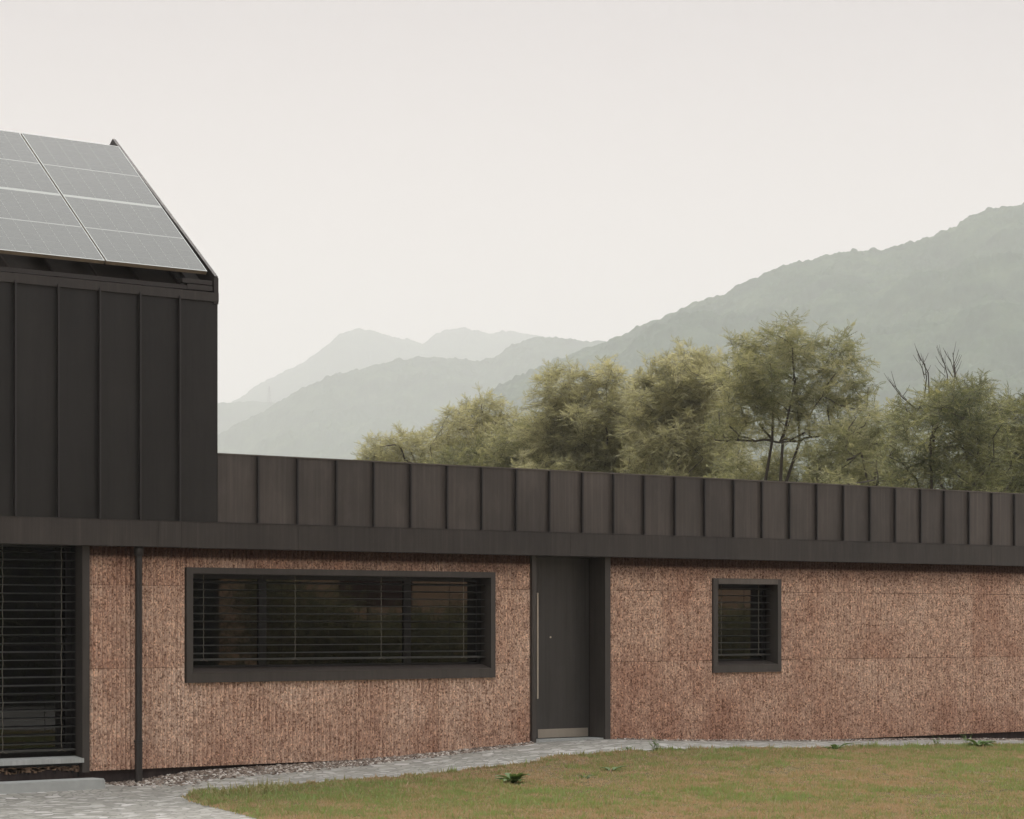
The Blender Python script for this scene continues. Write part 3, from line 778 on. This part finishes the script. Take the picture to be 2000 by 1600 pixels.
BJ = PX(206.5, BR.y); PWd = BR.x - BJ - .012
def panel(xr, label):
    o = empty('solar_panel', (xr - PWd, BR.y, BR.z)); tag(o, label, 'solar panel', 'solar panels on the tall roof')
    o.rotation_euler = (math.atan2(pu.z, pu.y), 0, 0)
    def part(name, bm, m_, par=o):
        me = bpy.data.meshes.new(name); bmesh.ops.recalc_face_normals(bm, faces=bm.faces); bm.to_mesh(me); bm.free()
        q = bpy.data.objects.new(name, me); me.materials.append(m_); COL.objects.link(q); q.parent = par; return q
    bm = bmesh.new(); fw = .011
    for a in ((0, fw, 0, PL_), (PWd - fw, PWd, 0, PL_), (fw, PWd - fw, 0, fw), (fw, PWd - fw, PL_ - fw, PL_)): box(bm, a[0], a[1], a[2], a[3], -.004, .0)
    part('frame', bm, M['alu'])
    bm = bmesh.new(); box(bm, .0005, PWd - .0005, .0005, PL_, -.045, -.0045); part('tray', bm, M['under'])
    bm = bmesh.new(); box(bm, 0, 1, 0, 1, -.0035, -.001); q = part('cells', bm, M['cells']); q.location = (fw, fw, 0); q.scale = (PWd - 2 * fw, PL_ - 2 * fw, 1)
    for yy in (PL_ * .22, PL_ * .78):
        bm = bmesh.new(); box(bm, -.01, PWd + .0, yy - .02, yy + .02, -.10, -.046); part('mounting_rail', bm, M['trim'])
    return o
panel(BR.x, 'grey-green solar panel nearest the sloping roof edge')
panel(BR.x - PWd - .022, 'grey-green solar panel cut off by the left picture edge')

# ------------------------------------------------------------------ hills
def hill(name, prof_px, D, W, amp, cell, ny=160, nx=900):
    pa = np.array(prof_px, float)
    px = np.linspace(pa[0, 0], pa[-1, 0], nx); py = np.interp(px, pa[:, 0], pa[:, 1])
    # soften the straight segments
    ker = np.hanning(9); ker /= ker.sum(); py = np.convolve(np.pad(py, 4, 'edge'), ker, 'valid')
    crest = (HY - py) / F * D
    t = np.concatenate([-np.linspace(1, 0, int(ny * .85)) ** 1.15, np.linspace(0, 1, ny - int(ny * .85) + 1)[1:] ** 1.5])
    u = (px - CX) / F; RX = ST + u * CT; RY = CT - u * ST
    dd = D + t[None, :] * W; X = RX[:, None] * dd; Y = -DIST + RY[:, None] * dd
    fall = (1 - np.abs(t)) ** .9
    rav = fbm(X / (D * .05), Y / (D * .05), 4) - .5
    Z = crest[:, None] * fall[None, :] * (1 + rav * .35 * np.clip(np.abs(t)[None, :] * 4, 0, 1))
    lump = vnoise(X / cell, Y / cell) ** 1.5 * .7 + vnoise(X / cell * 2.3 + 9, Y / cell * 2.3) * .45
    lump = lump * (.35 + 1.1 * fbm(X / cell / 6, Y / cell / 6, 2))
    Z = Z + (lump - .35) * amp - 3 * (np.abs(t)[None, :] > .985)
    V = np.stack([X, Y, Z], -1).reshape(-1, 3); i = np.arange(nx * ny).reshape(nx, ny)
    Fc = np.stack([i[:-1, :-1], i[1:, :-1], i[1:, 1:], i[:-1, 1:]], -1).reshape(-1, 4)
    return tag(npmesh(name, V, Fc, M['hill'], smooth=True), kind='structure')
hill('far_mountain', [(250, 900), (380, 822), (460, 783), (500, 757), (540, 733), (600, 703), (640, 672), (662, 652), (690, 642), (715, 642), (745, 649), (775, 660), (800, 663), (828, 670), (850, 652), (885, 641), (920, 645), (960, 650), (1000, 649), (1040, 655), (1080, 658), (1150, 680), (1260, 740), (1500, 900)], 8250, 2100, 14, 22)
hill('low_ridge', [(150, 800), (300, 792), (425, 787), (470, 784), (520, 784), (550, 790), (600, 822), (700, 900)], 6450, 1050, 8, 20)
hill('middle_ridge', [(150, 960), (300, 900), (425, 850), (490, 818), (545, 787), (600, 756), (650, 735), (690, 723), (740, 708), (800, 698), (850, 697), (900, 701), (935, 708), (965, 697), (1000, 673), (1050, 656), (1090, 660), (1140, 668), (1170, 662), (1200, 672), (1300, 720), (1600, 850)], 5250, 1500, 13, 15, 220)
hill('near_hill', [(420, 1010), (700, 900), (850, 830), (960, 765), (1060, 712), (1140, 680), (1200, 662), (1250, 638), (1290, 622), (1330, 600), (1400, 583), (1440, 560), (1490, 533), (1560, 512), (1600, 502), (1640, 494), (1700, 489), (1735, 486), (1790, 470), (1850, 452), (1890, 428), (1930, 410), (1960, 402), (2000, 396), (2100, 372), (2300, 335), (2700, 330)], 3450, 1560, 11.0, 10.0, 430, 1000)

# pylon on the far slope
bm = bmesh.new(); pb = PD(526, 6200, (HY - 786) / F * 6200); hgt = 32 / F * 6200
for dx_, dy_ in ((-1, -1), (1, -1), (1, 1), (-1, 1)):
    tube(bm, [pb + Vector((dx_ * 4, dy_ * 4, -5)), pb + Vector((dx_ * .8, dy_ * .8, hgt))], .5, 4)
for k_ in range(5):
    z0_ = hgt * k_ / 5; s0 = 4 - 3.2 * k_ / 5
    for a, b in (((-1, -1), (1, 1)), ((1, -1), (-1, 1))): tube(bm, [pb + Vector((a[0] * s0, a[1] * s0, z0_)), pb + Vector((b[0] * s0 * .8, b[1] * s0 * .8, z0_ + hgt / 5))], .3, 4)
for zf in (.7, .85): tube(bm, [pb + Vector((-8, 0, hgt * zf)), pb + Vector((8, 0, hgt * zf))], .4, 4)
tag(build('pylon', bm, M['trim']), 'faint lattice pylon on the hazy ridge left of the mountain', 'pylon')

# ------------------------------------------------------------------ trees
def frond_mesh(nl=5, ln=.27):
    """pinnate leaf: pairs of leaflets along a drooping rachis; returns verts (x along the leaf), quads"""
    V = []; Fq = []
    for i in range(nl):
        t = (i + .7) / nl; x_ = ln * t; zc = -.10 * ln * t * t * 2.2
        wl_ = .062 * (1 - .55 * abs(t - .45)); hw = .021
        for s_ in (-1, 1):
            o = len(V); fx = .028
            V += [(x_ - hw, s_ * .005, zc), (x_ + hw * .6 + fx * .4, s_ * wl_ * .5, zc - .006), (x_ + fx, s_ * wl_, zc - .02), (x_ - hw * .6 + fx * .2, s_ * wl_ * .55, zc - .01)]
            Fq.append((o, o + 1, o + 2, o + 3))
    o = len(V); V += [(ln, -.012, -.22 * ln), (ln + .04, -.014, -.26 * ln), (ln + .07, 0, -.30 * ln), (ln + .04, .014, -.26 * ln)]; Fq.append((o, o + 1, o + 2, o + 3))
    return np.array(V), np.array(Fq)
FR = frond_mesh()
def leafset(pos, dirs, scale, mesh_=FR):
    """instances of the frond at pos, x axis towards dirs"""
    V0, F0 = mesh_; n_ = len(pos)
    d = dirs / np.linalg.norm(dirs, axis=1)[:, None]
    upv = np.tile([0, 0, 1.0], (n_, 1)) + rng.normal(0, .35, (n_, 3))
    s_ = np.cross(upv, d); s_ /= np.linalg.norm(s_, axis=1)[:, None]; u3 = np.cross(d, s_)
    V = pos[:, None, :] + scale[:, None, None] * (V0[None, :, 0:1] * d[:, None] + V0[None, :, 1:2] * s_[:, None] + V0[None, :, 2:3] * u3[:, None])
    Fq = F0[None] + (np.arange(n_) * len(V0))[:, None, None]
    return V.reshape(-1, 3), Fq.reshape(-1, F0.shape[1])
def tree(name, base, clumps, matk, label, group, density=1.0, leaf=1.0, fork=2, tw=(.45, 1.15), bare=None, windy=0.0):
    """clumps: list of (x, y, z, r) world; base: Vector"""
    root = empty(name, base); tag(root, label, 'tree', group)
    bm = bmesh.new()
    C = np.array(clumps); cen = C[:, :3].mean(0); zmin = C[:, 2].min()
    forks = []
    for k_ in range(fork):
        a_ = k_ / max(1, fork) * 6.28 + random.random(); off = Vector((math.cos(a_), math.sin(a_), 0)) * (.25 + .4 * random.random())
        p0 = Vector(base) + off * .25; mid = Vector((base[0] + (cen[0] - base[0]) * .4, base[1] + (cen[1] - base[1]) * .4, base[2] + (zmin - base[2]) * .75)) + off * 1.6
        top = Vector(cen) + off * 2.0 + Vector((0, 0, .3))
        pts = [p0, p0.lerp(mid, .5) + Vector((random.gauss(0, .1), random.gauss(0, .1), 0)), mid, mid.lerp(top, .5) + Vector((random.gauss(0, .2), random.gauss(0, .2), 0)), top]
        tube(bm, pts, .09, 8, .03); forks.append(pts)
    nodes = [(q, .05) for f_ in forks for q in (f_[2], f_[3], f_[2].lerp(f_[3], .5), f_[4])]
    for c_ in sorted(clumps, key=lambda c: (Vector(c[:3]) - forks[0][2]).length):
        e_ = Vector(c_[:3]); s_, r_ = min(nodes, key=lambda q: (q[0] - e_).length + .6 * max(0, q[0].z - e_.z + .2))
        d_ = (e_ - s_).length; m_ = s_.lerp(e_, .5) + Vector((random.gauss(0, .12), random.gauss(0, .12), random.gauss(0, .08))) * d_ * .6
        r1_ = max(.008, r_ * .72); tube(bm, [s_, s_.lerp(m_, .5) + Vector((random.gauss(0, .03), 0, .03)), m_, e_], max(.01, r_ * .85), 5, r1_); nodes += [(e_, r1_), (m_, r_ * .85)]
    pos = []; dr = []; sc = []; tn = []
    for (cx, cy, cz, r) in clumps:
        nt_ = int(22 * density * (r / .8) ** 1.8) + 5; ct = random.gauss(0, .12)
        for k_ in range(nt_):
            o_ = np.array([random.gauss(0, 1), random.gauss(0, 1), random.gauss(0, .8)]); o_ *= r * .62 * random.random() ** .45 / np.linalg.norm(o_)
            d = o_ / r + np.array([random.gauss(0, .5), random.gauss(0, .5), random.gauss(.28, .35)]); d /= np.linalg.norm(d)
            ln = r * random.uniform(.4, .85); s0 = np.array([cx, cy, cz]) + o_
            if random.random() < .09: ln *= 1.8; d[2] = abs(d[2]) + .4; d /= np.linalg.norm(d)
            droop = random.uniform(.2, .9)
            pts = [s0 + d * ln * q / 3 + np.array([0, 0, -droop * (q / 3) ** 2 * ln * .6]) for q in range(4)]
            tube(bm, pts, .006, 3, .003, cap=False)
            nf = max(4, int(ln / .045))
            for q in range(nf):
                t_ = .1 + .9 * q / (nf - 1); b_ = s0 + d * ln * t_ + np.array([0, 0, -droop * t_ * t_ * ln * .6])
                side = np.cross(d, [0, 0, 1]) * (1 if q % 2 else -1) + np.array([random.gauss(0, .55), random.gauss(0, .55), random.gauss(-.05, .5)])
                dd = side + d * (.3 + .7 * t_); pos.append(b_); dr.append(dd); sc.append(leaf * random.uniform(.6, 1.25))
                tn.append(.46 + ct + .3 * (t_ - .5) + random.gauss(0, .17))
    trunk = build('trunk', bm, M['bark'], root)
    V, Fq = leafset(np.array(pos), np.array(dr), np.array(sc))
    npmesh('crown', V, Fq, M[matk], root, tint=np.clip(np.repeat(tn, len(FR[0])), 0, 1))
    if bare:
        bm = bmesh.new()
        for (bx, by_, bz, tx, tz) in bare:
            s_ = Vector((bx, by_, bz)); e_ = Vector((tx, by_ + random.gauss(0, .3), tz)); m_ = s_.lerp(e_, .5) + Vector((random.gauss(0, .08), 0, random.gauss(0, .08)))
            tube(bm, [s_, m_, e_], .024, 5, .008)
            for q in range(6):
                t_ = random.uniform(.3, .95); a_ = s_.lerp(e_, t_); dv = (e_ - s_).normalized() * random.uniform(.15, .4) + Vector((random.gauss(0, .22), random.gauss(0, .1), random.uniform(.02, .2)))
                tube(bm, [a_, a_ + dv * .6, a_ + dv + Vector((0, 0, .05))], .010, 4, .004)
        build('dead_branch', bm, M['bark'], root)
    return root
def crown(outline, D, ybase, dens=1.0, rr=(.5, .95), spread=1.6):
    """fill a crown: outline = [(px, ytop)] ; clumps between ytop and ybase with their real depth spread"""
    o = np.array(outline, float); res = []
    ppm = F / D; x0_, x1_ = o[0, 0], o[-1, 0]
    area = float(np.sum((2 * ybase - o[1:, 1] - o[:-1, 1]) / 2 * np.diff(o[:, 0]))) / ppm ** 2
    n_ = int(area * 3.9 * dens) + 6
    pp = []
    while len(res) < n_:
        best = None
        for _ in range(10):
            px = random.uniform(x0_, x1_); yt = float(np.interp(px, o[:, 0], o[:, 1])); r = random.uniform(*rr)
            lo = yt + r * ppm * .9
            if lo > ybase: r *= .6; lo = min(ybase, yt + r * ppm * .9)
            py = lo if random.random() < .15 else random.uniform(lo, max(lo + 1, ybase))
            if px - r * ppm * .9 < x0_ or px + r * ppm * .9 > x1_: r *= .65
            dm = min([(px - a) ** 2 + (py - b) ** 2 for a, b in pp] or [1e9])
            if best is None or dm > best[0]: best = (dm, px, py, r)
        _, px, py, r = best; pp.append((px, py))
        dd = D + random.gauss(0, spread * .85)
        q = PD(px, dd, CAMH + (HY - py) / F * dd); res.append((q.x, q.y, q.z, r))
    return res
TG = 'trees behind the low roof'
def T_(name, outline, D, ybase, mk, label, basepx=None, group=TG, **kw):
    ck = {k_: kw.pop(k_) for k_ in ('dens', 'rr', 'spread') if k_ in kw}
    bp = basepx or sum(a for a, _ in outline) / len(outline)
    return tree(name, PD(bp, D, -.3), crown(outline, D, ybase, **ck), mk, label, group, **kw)
T_('locust_tree', [(690, 905), (705, 868), (735, 845), (790, 832), (830, 845), (870, 862), (930, 890)], 112, 960, 'leaf_olive', 'low pale olive tree, leftmost behind the low roof')
T_('locust_tree', [(838, 850), (862, 815), (880, 782), (915, 776), (945, 762), (975, 772), (1000, 800), (1030, 822), (1060, 850)], 108, 970, 'leaf_olive', 'small pale feathery tree second from the left, with a single raised top')
T_('locust_tree', [(1010, 860), (1045, 812), (1058, 760), (1072, 716), (1095, 706), (1130, 702), (1160, 714), (1195, 697), (1220, 720), (1250, 755), (1290, 800)], 100, 985, 'leaf_olive', 'feathery pale green tree left of the twin-topped one, with upturned tips', fork=3)
T_('locust_tree', [(1225, 790), (1255, 705), (1280, 692), (1300, 702), (1330, 672), (1362, 664), (1395, 690), (1430, 740), (1450, 800)], 96, 985, 'leaf_olive', 'pale green tree just left of the tallest one', fork=2, dens=1.35)
T_('locust_tree', [(1395, 800), (1412, 700), (1430, 655), (1470, 648), (1495, 640), (1515, 622), (1535, 610), (1548, 640), (1580, 646), (1625, 648), (1655, 642), (1678, 672), (1698, 720), (1710, 775), (1700, 840)], 84, 860, 'leaf_green', 'tallest spreading tree, with forked trunk showing under its crown', basepx=1495, fork=3, rr=(.45, .85))
T_('undergrowth_tree', [(1380, 930), (1410, 885), (1450, 870), (1520, 890), (1560, 872), (1640, 850), (1690, 830), (1740, 850), (1760, 900)], 88, 985, 'leaf_green', 'low bushy green tree filling the gap under the tallest tree', dens=1.0)
T_('undergrowth_tree', [(1590, 850), (1640, 800), (1680, 785), (1712, 776), (1745, 790), (1775, 800), (1810, 860)], 80, 990, 'leaf_green', 'small light green tree between the tallest tree and the dark shrubby one', rr=(.4, .7))
gc = PD(1850, 72)
def bb(px, py, tx, ty, D=72):
    a = PD(px, D, CAMH + (HY - py) / F * D); b = PD(tx, D, CAMH + (HY - ty) / F * D); return (a.x, a.y, a.z, b.x, b.z)
T_('shrubby_tree', [(1735, 850), (1745, 790), (1768, 765), (1800, 758), (1835, 745), (1870, 735), (1905, 728), (1930, 752), (1955, 790), (1975, 850)], 72, 990, 'leaf_dark', 'dark dense shrubby tree with dead bare twigs at its top', fork=4, density=1.9, leaf=.78, rr=(.4, .75), dens=1.5,
   bare=[bb(1805, 780, 1760, 715), bb(1815, 770, 1803, 698), bb(1850, 760, 1828, 700), bb(1862, 760, 1853, 690), bb(1875, 760, 1888, 698), bb(1790, 800, 1757, 750)])
T_('shrubby_tree', [(1900, 830), (1930, 775), (1960, 762), (1990, 758), (2030, 765), (2080, 740), (2150, 760), (2230, 850)], 78, 990, 'leaf_dark', 'dark olive tree cut off by the right picture edge', density=1.8, leaf=.8, dens=1.5, rr=(.45, .8))
T_('undergrowth_tree', [(800, 930), (870, 870), (960, 850), (1040, 815), (1120, 800), (1200, 770), (1290, 765), (1370, 790), (1440, 860)], 104, 990, 'leaf_green', 'broad low greenish tree mass under the pale trees', dens=1.0)

# ------------------------------------------------------------------ weeds
def weed_rosette(px, py, R, nl, label, tilt=.5, name='broadleaf_weed'):
    b = ground_hit(px, py, .02); V = []; Fq = []; tn = []
    for k_ in range(nl):
        a_ = k_ / nl * 6.283 * 1.0 + random.gauss(0, .25); ln = R * random.uniform(.6, 1.1); w_ = ln * .2; el = random.uniform(.3, 1.1) * tilt
        o = len(V)
        for q in range(6):
            t_ = q / 5; r_ = ln * t_; z_ = ln * (math.sin(el) * t_ * 1.3 - .55 * t_ ** 2.2 * math.sin(el + .3)); ww = w_ * math.sin(math.pi * min(1, t_ * .9 + .08)) ** .8
            for s_ in (-1, 0, 1):
                V.append((b.x + math.cos(a_) * r_ - math.sin(a_) * s_ * ww, b.y + math.sin(a_) * r_ + math.cos(a_) * s_ * ww, b.z + z_ + abs(s_) * ww * .35)); tn.append(.35 + .3 * random.random() + .2 * t_)
        for q in range(5):
            for s_ in (0, 1): Fq.append((o + q * 3 + s_, o + q * 3 + s_ + 1, o + q * 3 + s_ + 4, o + q * 3 + s_ + 3))
    return tag(npmesh(name, V, Fq, M['weed'], tint=tn), label, 'weed')
def tuft(px, py, R, nb, hgt, label, name='grass_tuft', stalks=0):
    b = ground_hit(px, py, .01); V = []; Fq = []; tn = []
    for k_ in range(nb):
        a_ = random.random() * 6.283; rr = R * math.sqrt(random.random()); x_ = b.x + math.cos(a_) * rr; y_ = b.y + math.sin(a_) * rr * .7
        la = random.random() * 6.283; ln = hgt * random.uniform(.4, 1.0); le = random.uniform(.1, 1.1); w_ = .006 + .005 * random.random(); o = len(V); tt = random.uniform(.5, 1)
        for q in range(4):
            t_ = q / 3; hx_ = le * ln * t_ * t_; zq = ln * t_ * (1 - .35 * le * t_)
            for s_ in (-1, 1): V.append((x_ + math.cos(la) * hx_ - math.sin(la) * s_ * w_ * (1.05 - t_), y_ + math.sin(la) * hx_ + math.cos(la) * s_ * w_ * (1.05 - t_), float(gh(x_, y_)) + zq)); tn.append(tt - .15 * t_)
        for q in range(3): Fq.append((o + q * 2, o + q * 2 + 1, o + q * 2 + 3, o + q * 2 + 2))
    return tag(npmesh(name, V, Fq, M['blade'], tint=tn), label, 'grass tuft')
def sprig(px, py, hgt, ns, label):
    b = ground_hit(px, py, 0); bm = bmesh.new()
    for k_ in range(ns):
        x_ = b.x + random.gauss(0, .06); top = Vector((x_ + random.gauss(0, .05), b.y, b.z + hgt * random.uniform(.6, 1)))
        st = Vector((b.x + (x_ - b.x) * .2, b.y + random.gauss(0, .004), b.z)); tube(bm, [st, st.lerp(top, .5) + Vector((.01, 0, 0)), top], .003, 4, .0015)
        for q in range(7):
            p_ = st.lerp(top, .2 + .12 * q); a_ = q * 2.4; d_ = Vector((math.cos(a_), math.sin(a_), .5)) * .045 * (1.2 - .1 * q); s_ = Vector((-d_.y, d_.x, 0)) * .28
            bm.faces.new([bm.verts.new(v) for v in (p_, p_ + d_ * .5 + s_, p_ + d_, p_ + d_ * .5 - s_)])
    o = build('weed_sprig', bm, M['weed']); a = o.data.attributes.new('tint', 'FLOAT', 'POINT'); a.data.foreach_set('value', np.full(len(o.data.vertices), .75, dtype=np.float32))
    return tag(o, label, 'weed')
weed_rosette(1003, 1531, .21, 17, 'large broadleaf weed rosette alone in the lawn below the door', 1.0)
weed_rosette(1140, 1522, .14, 9, 'small broadleaf weed in the lawn just right of the large rosette', .7)
weed_rosette(1196, 1507, .16, 10, 'small dark green weed in the lawn below the right door jamb', .6)
weed_rosette(1632, 1466, .20, 9, 'spreading weed at the lawn edge under the blank wall right of the small window', .7)
weed_rosette(1912, 1460, .26, 12, 'leafy weed at the lawn edge near the far right', .7)
tuft(470, 1552, .55, 420, .17, 'long green grass tuft at the pointed left tip of the lawn')
tuft(545, 1546, .32, 260, .12, 'green grass tuft on the lawn edge beside the left tip tuft')
tuft(1640, 1478, .28, 240, .09, 'low bright green tuft in the lawn under the weed right of the small window')
tuft(1388, 1472, .22, 160, .10, 'green grass tuft at the lawn edge below the small window')
tuft(820, 1519, .2, 170, .09, 'green tuft at the path edge below the strip window')
sprig(1280, 1470, .19, 6, 'upright thin weed sprig at the path edge right of the door')
sprig(1893, 1459, .22, 4, 'tall thin weed sprig by the far right plinth')
sprig(1826, 1461, .16, 5, 'thin green sprig in the lawn edge left of the tallest sprig')
sprig(1225, 1470, .08, 5, 'tiny sprig at the path edge under the right door jamb')

# ------------------------------------------------------------------ what the window panes mirror: garden shrubs, a house across the garden, and an added dark hedge
def hedge(x0, x1, y0, hgt, seed, label):
    n_ = 2600; pos = np.stack([rng.uniform(x0, x1, n_), y0 + rng.normal(0, .6, n_), rng.random(n_) ** .7 * hgt], -1)
    pos[:, 2] *= .75 + .5 * vnoise(pos[:, 0] * .9 + seed, pos[:, 1] * 0)
    dr = rng.normal(0, 1, (n_, 3)) + [0, 0, .5]
    V, Fq = leafset(pos, dr, rng.uniform(.8, 1.5, n_))
    root = empty('garden_shrub', ((x0 + x1) / 2, y0, -.3)); tag(root, label, 'shrub', 'shrubs mirrored in the windows')
    npmesh('crown', V, Fq, M['leaf_green'], root, tint=np.clip(np.repeat(rng.normal(.6, .25, n_), len(FR[0])), 0, 1))
    bm = bmesh.new()
    for k_ in range(5):
        xx = x0 + (x1 - x0) * (k_ + .5) / 5; tube(bm, [(xx, y0, -.3), (xx + .1, y0 + .1, hgt * .7)], .04, 6, .02)
    build('stem', bm, M['bark'], root)
hx = 27.5
for k_, (a, b, hh_) in enumerate([(28.2, 30.6, 2.1), (30.5, 32.6, 1.55), (32.5, 36, 1.5), (38, 41.5, 1.6), (41.5, 45, 1.9)]):
    hedge(a, b, -20 + .3 * (k_ % 2), hh_, k_ * 3.1, ['shrub mirrored at the left of the strip window', 'taller shrub mirrored in the middle of the strip window', 'shrub mirrored at the right of the strip window', 'shrub mirrored between the door and small window', 'shrub mirrored in the small window'][k_])
n_ = 9000; pos = np.stack([rng.uniform(14, 28.1, n_), -20.5 + rng.normal(0, .45, n_), rng.random(n_) * 7 - .3], -1)
V, Fq = leafset(pos, rng.normal(0, 1, (n_, 3)), rng.uniform(.8, 1.5, n_))
dh = empty('pane_darkener', (21, -21, -.3)); tag(dh, 'unseen tall dark hedge added to blacken the reflection in the tall left window', 'hedge')  # out of view, added so the left pane reflects black
npmesh('added_dark_foliage', V, Fq, M['leaf_dark'], dh, tint=np.clip(np.repeat(rng.normal(.1, .15, n_), len(FR[0])), 0, 1))
bm = bmesh.new(); box(bm, 14, 27.9, -22.5, -20.6, -.3, 6.4); build('dark_backing', bm, M['dark'], dh)  # solid dark box added behind the leaves to keep the reflection black
m, n, p = mat('ochre_render'); M['ochre'] = m
c = mix(n, noise(n, coords(n), 1.2, 5), (.66, .42, .26), (.74, .50, .33)); L(n, c, p.inputs['Base Color']); p.inputs['Roughness'].default_value = .9
M['tile'] = simple('brown_roof', (.10, .045, .032), .8, 0, .3, 8)
nb = empty('neighbour_house', (42, -30, -.3)); tag(nb, 'ochre house with brown roof mirrored in the strip window panes', 'house')
bm = bmesh.new(); box(bm, 32.5, 60, -38, -30, -.3, 4.6); build('wall', bm, M['ochre'], nb)
bm = bmesh.new(); hexa(bm, (32, -29.2, 4.5), (60.5, -29.2, 4.5), (60.5, -34, 7.2), (32, -34, 7.2), (0, 0, .2)); hexa(bm, (32, -38.8, 4.5), (60.5, -38.8, 4.5), (60.5, -34.003, 7.2), (32, -34.003, 7.2), (0, 0, .2)); build('roof', bm, M['tile'], nb)
bm = bmesh.new(); box(bm, 37.5, 39.9, -30.1, -29.97, 1.9, 4.3); build('shutter', bm, M['tile'], nb)
bm = bmesh.new(); box(bm, 46, 47.5, -30.1, -29.97, 1.0, 3.2); build('shutter', bm, M['tile'], nb)

# ------------------------------------------------------------------ haze
bm = bmesh.new(); box(bm, -6500, 13500, -1500, 14500, -10, 1060)
hz = build('haze', bm, None); m = bpy.data.materials.new('haze_air'); m.use_nodes = True; nn = m.node_tree; nn.nodes.clear()
o_ = nn.nodes.new('ShaderNodeOutputMaterial'); pv = nn.nodes.new('ShaderNodeVolumePrincipled')
pv.inputs['Color'].default_value = (.935, .94, .93, 1); pv.inputs['Density'].default_value = .00021; pv.inputs['Anisotropy'].default_value = .15
nn.links.new(pv.outputs[0], o_.inputs['Volume']); hz.data.materials.append(m); tag(hz, 'pale even summer haze filling the valley air', 'haze', kind='stuff')
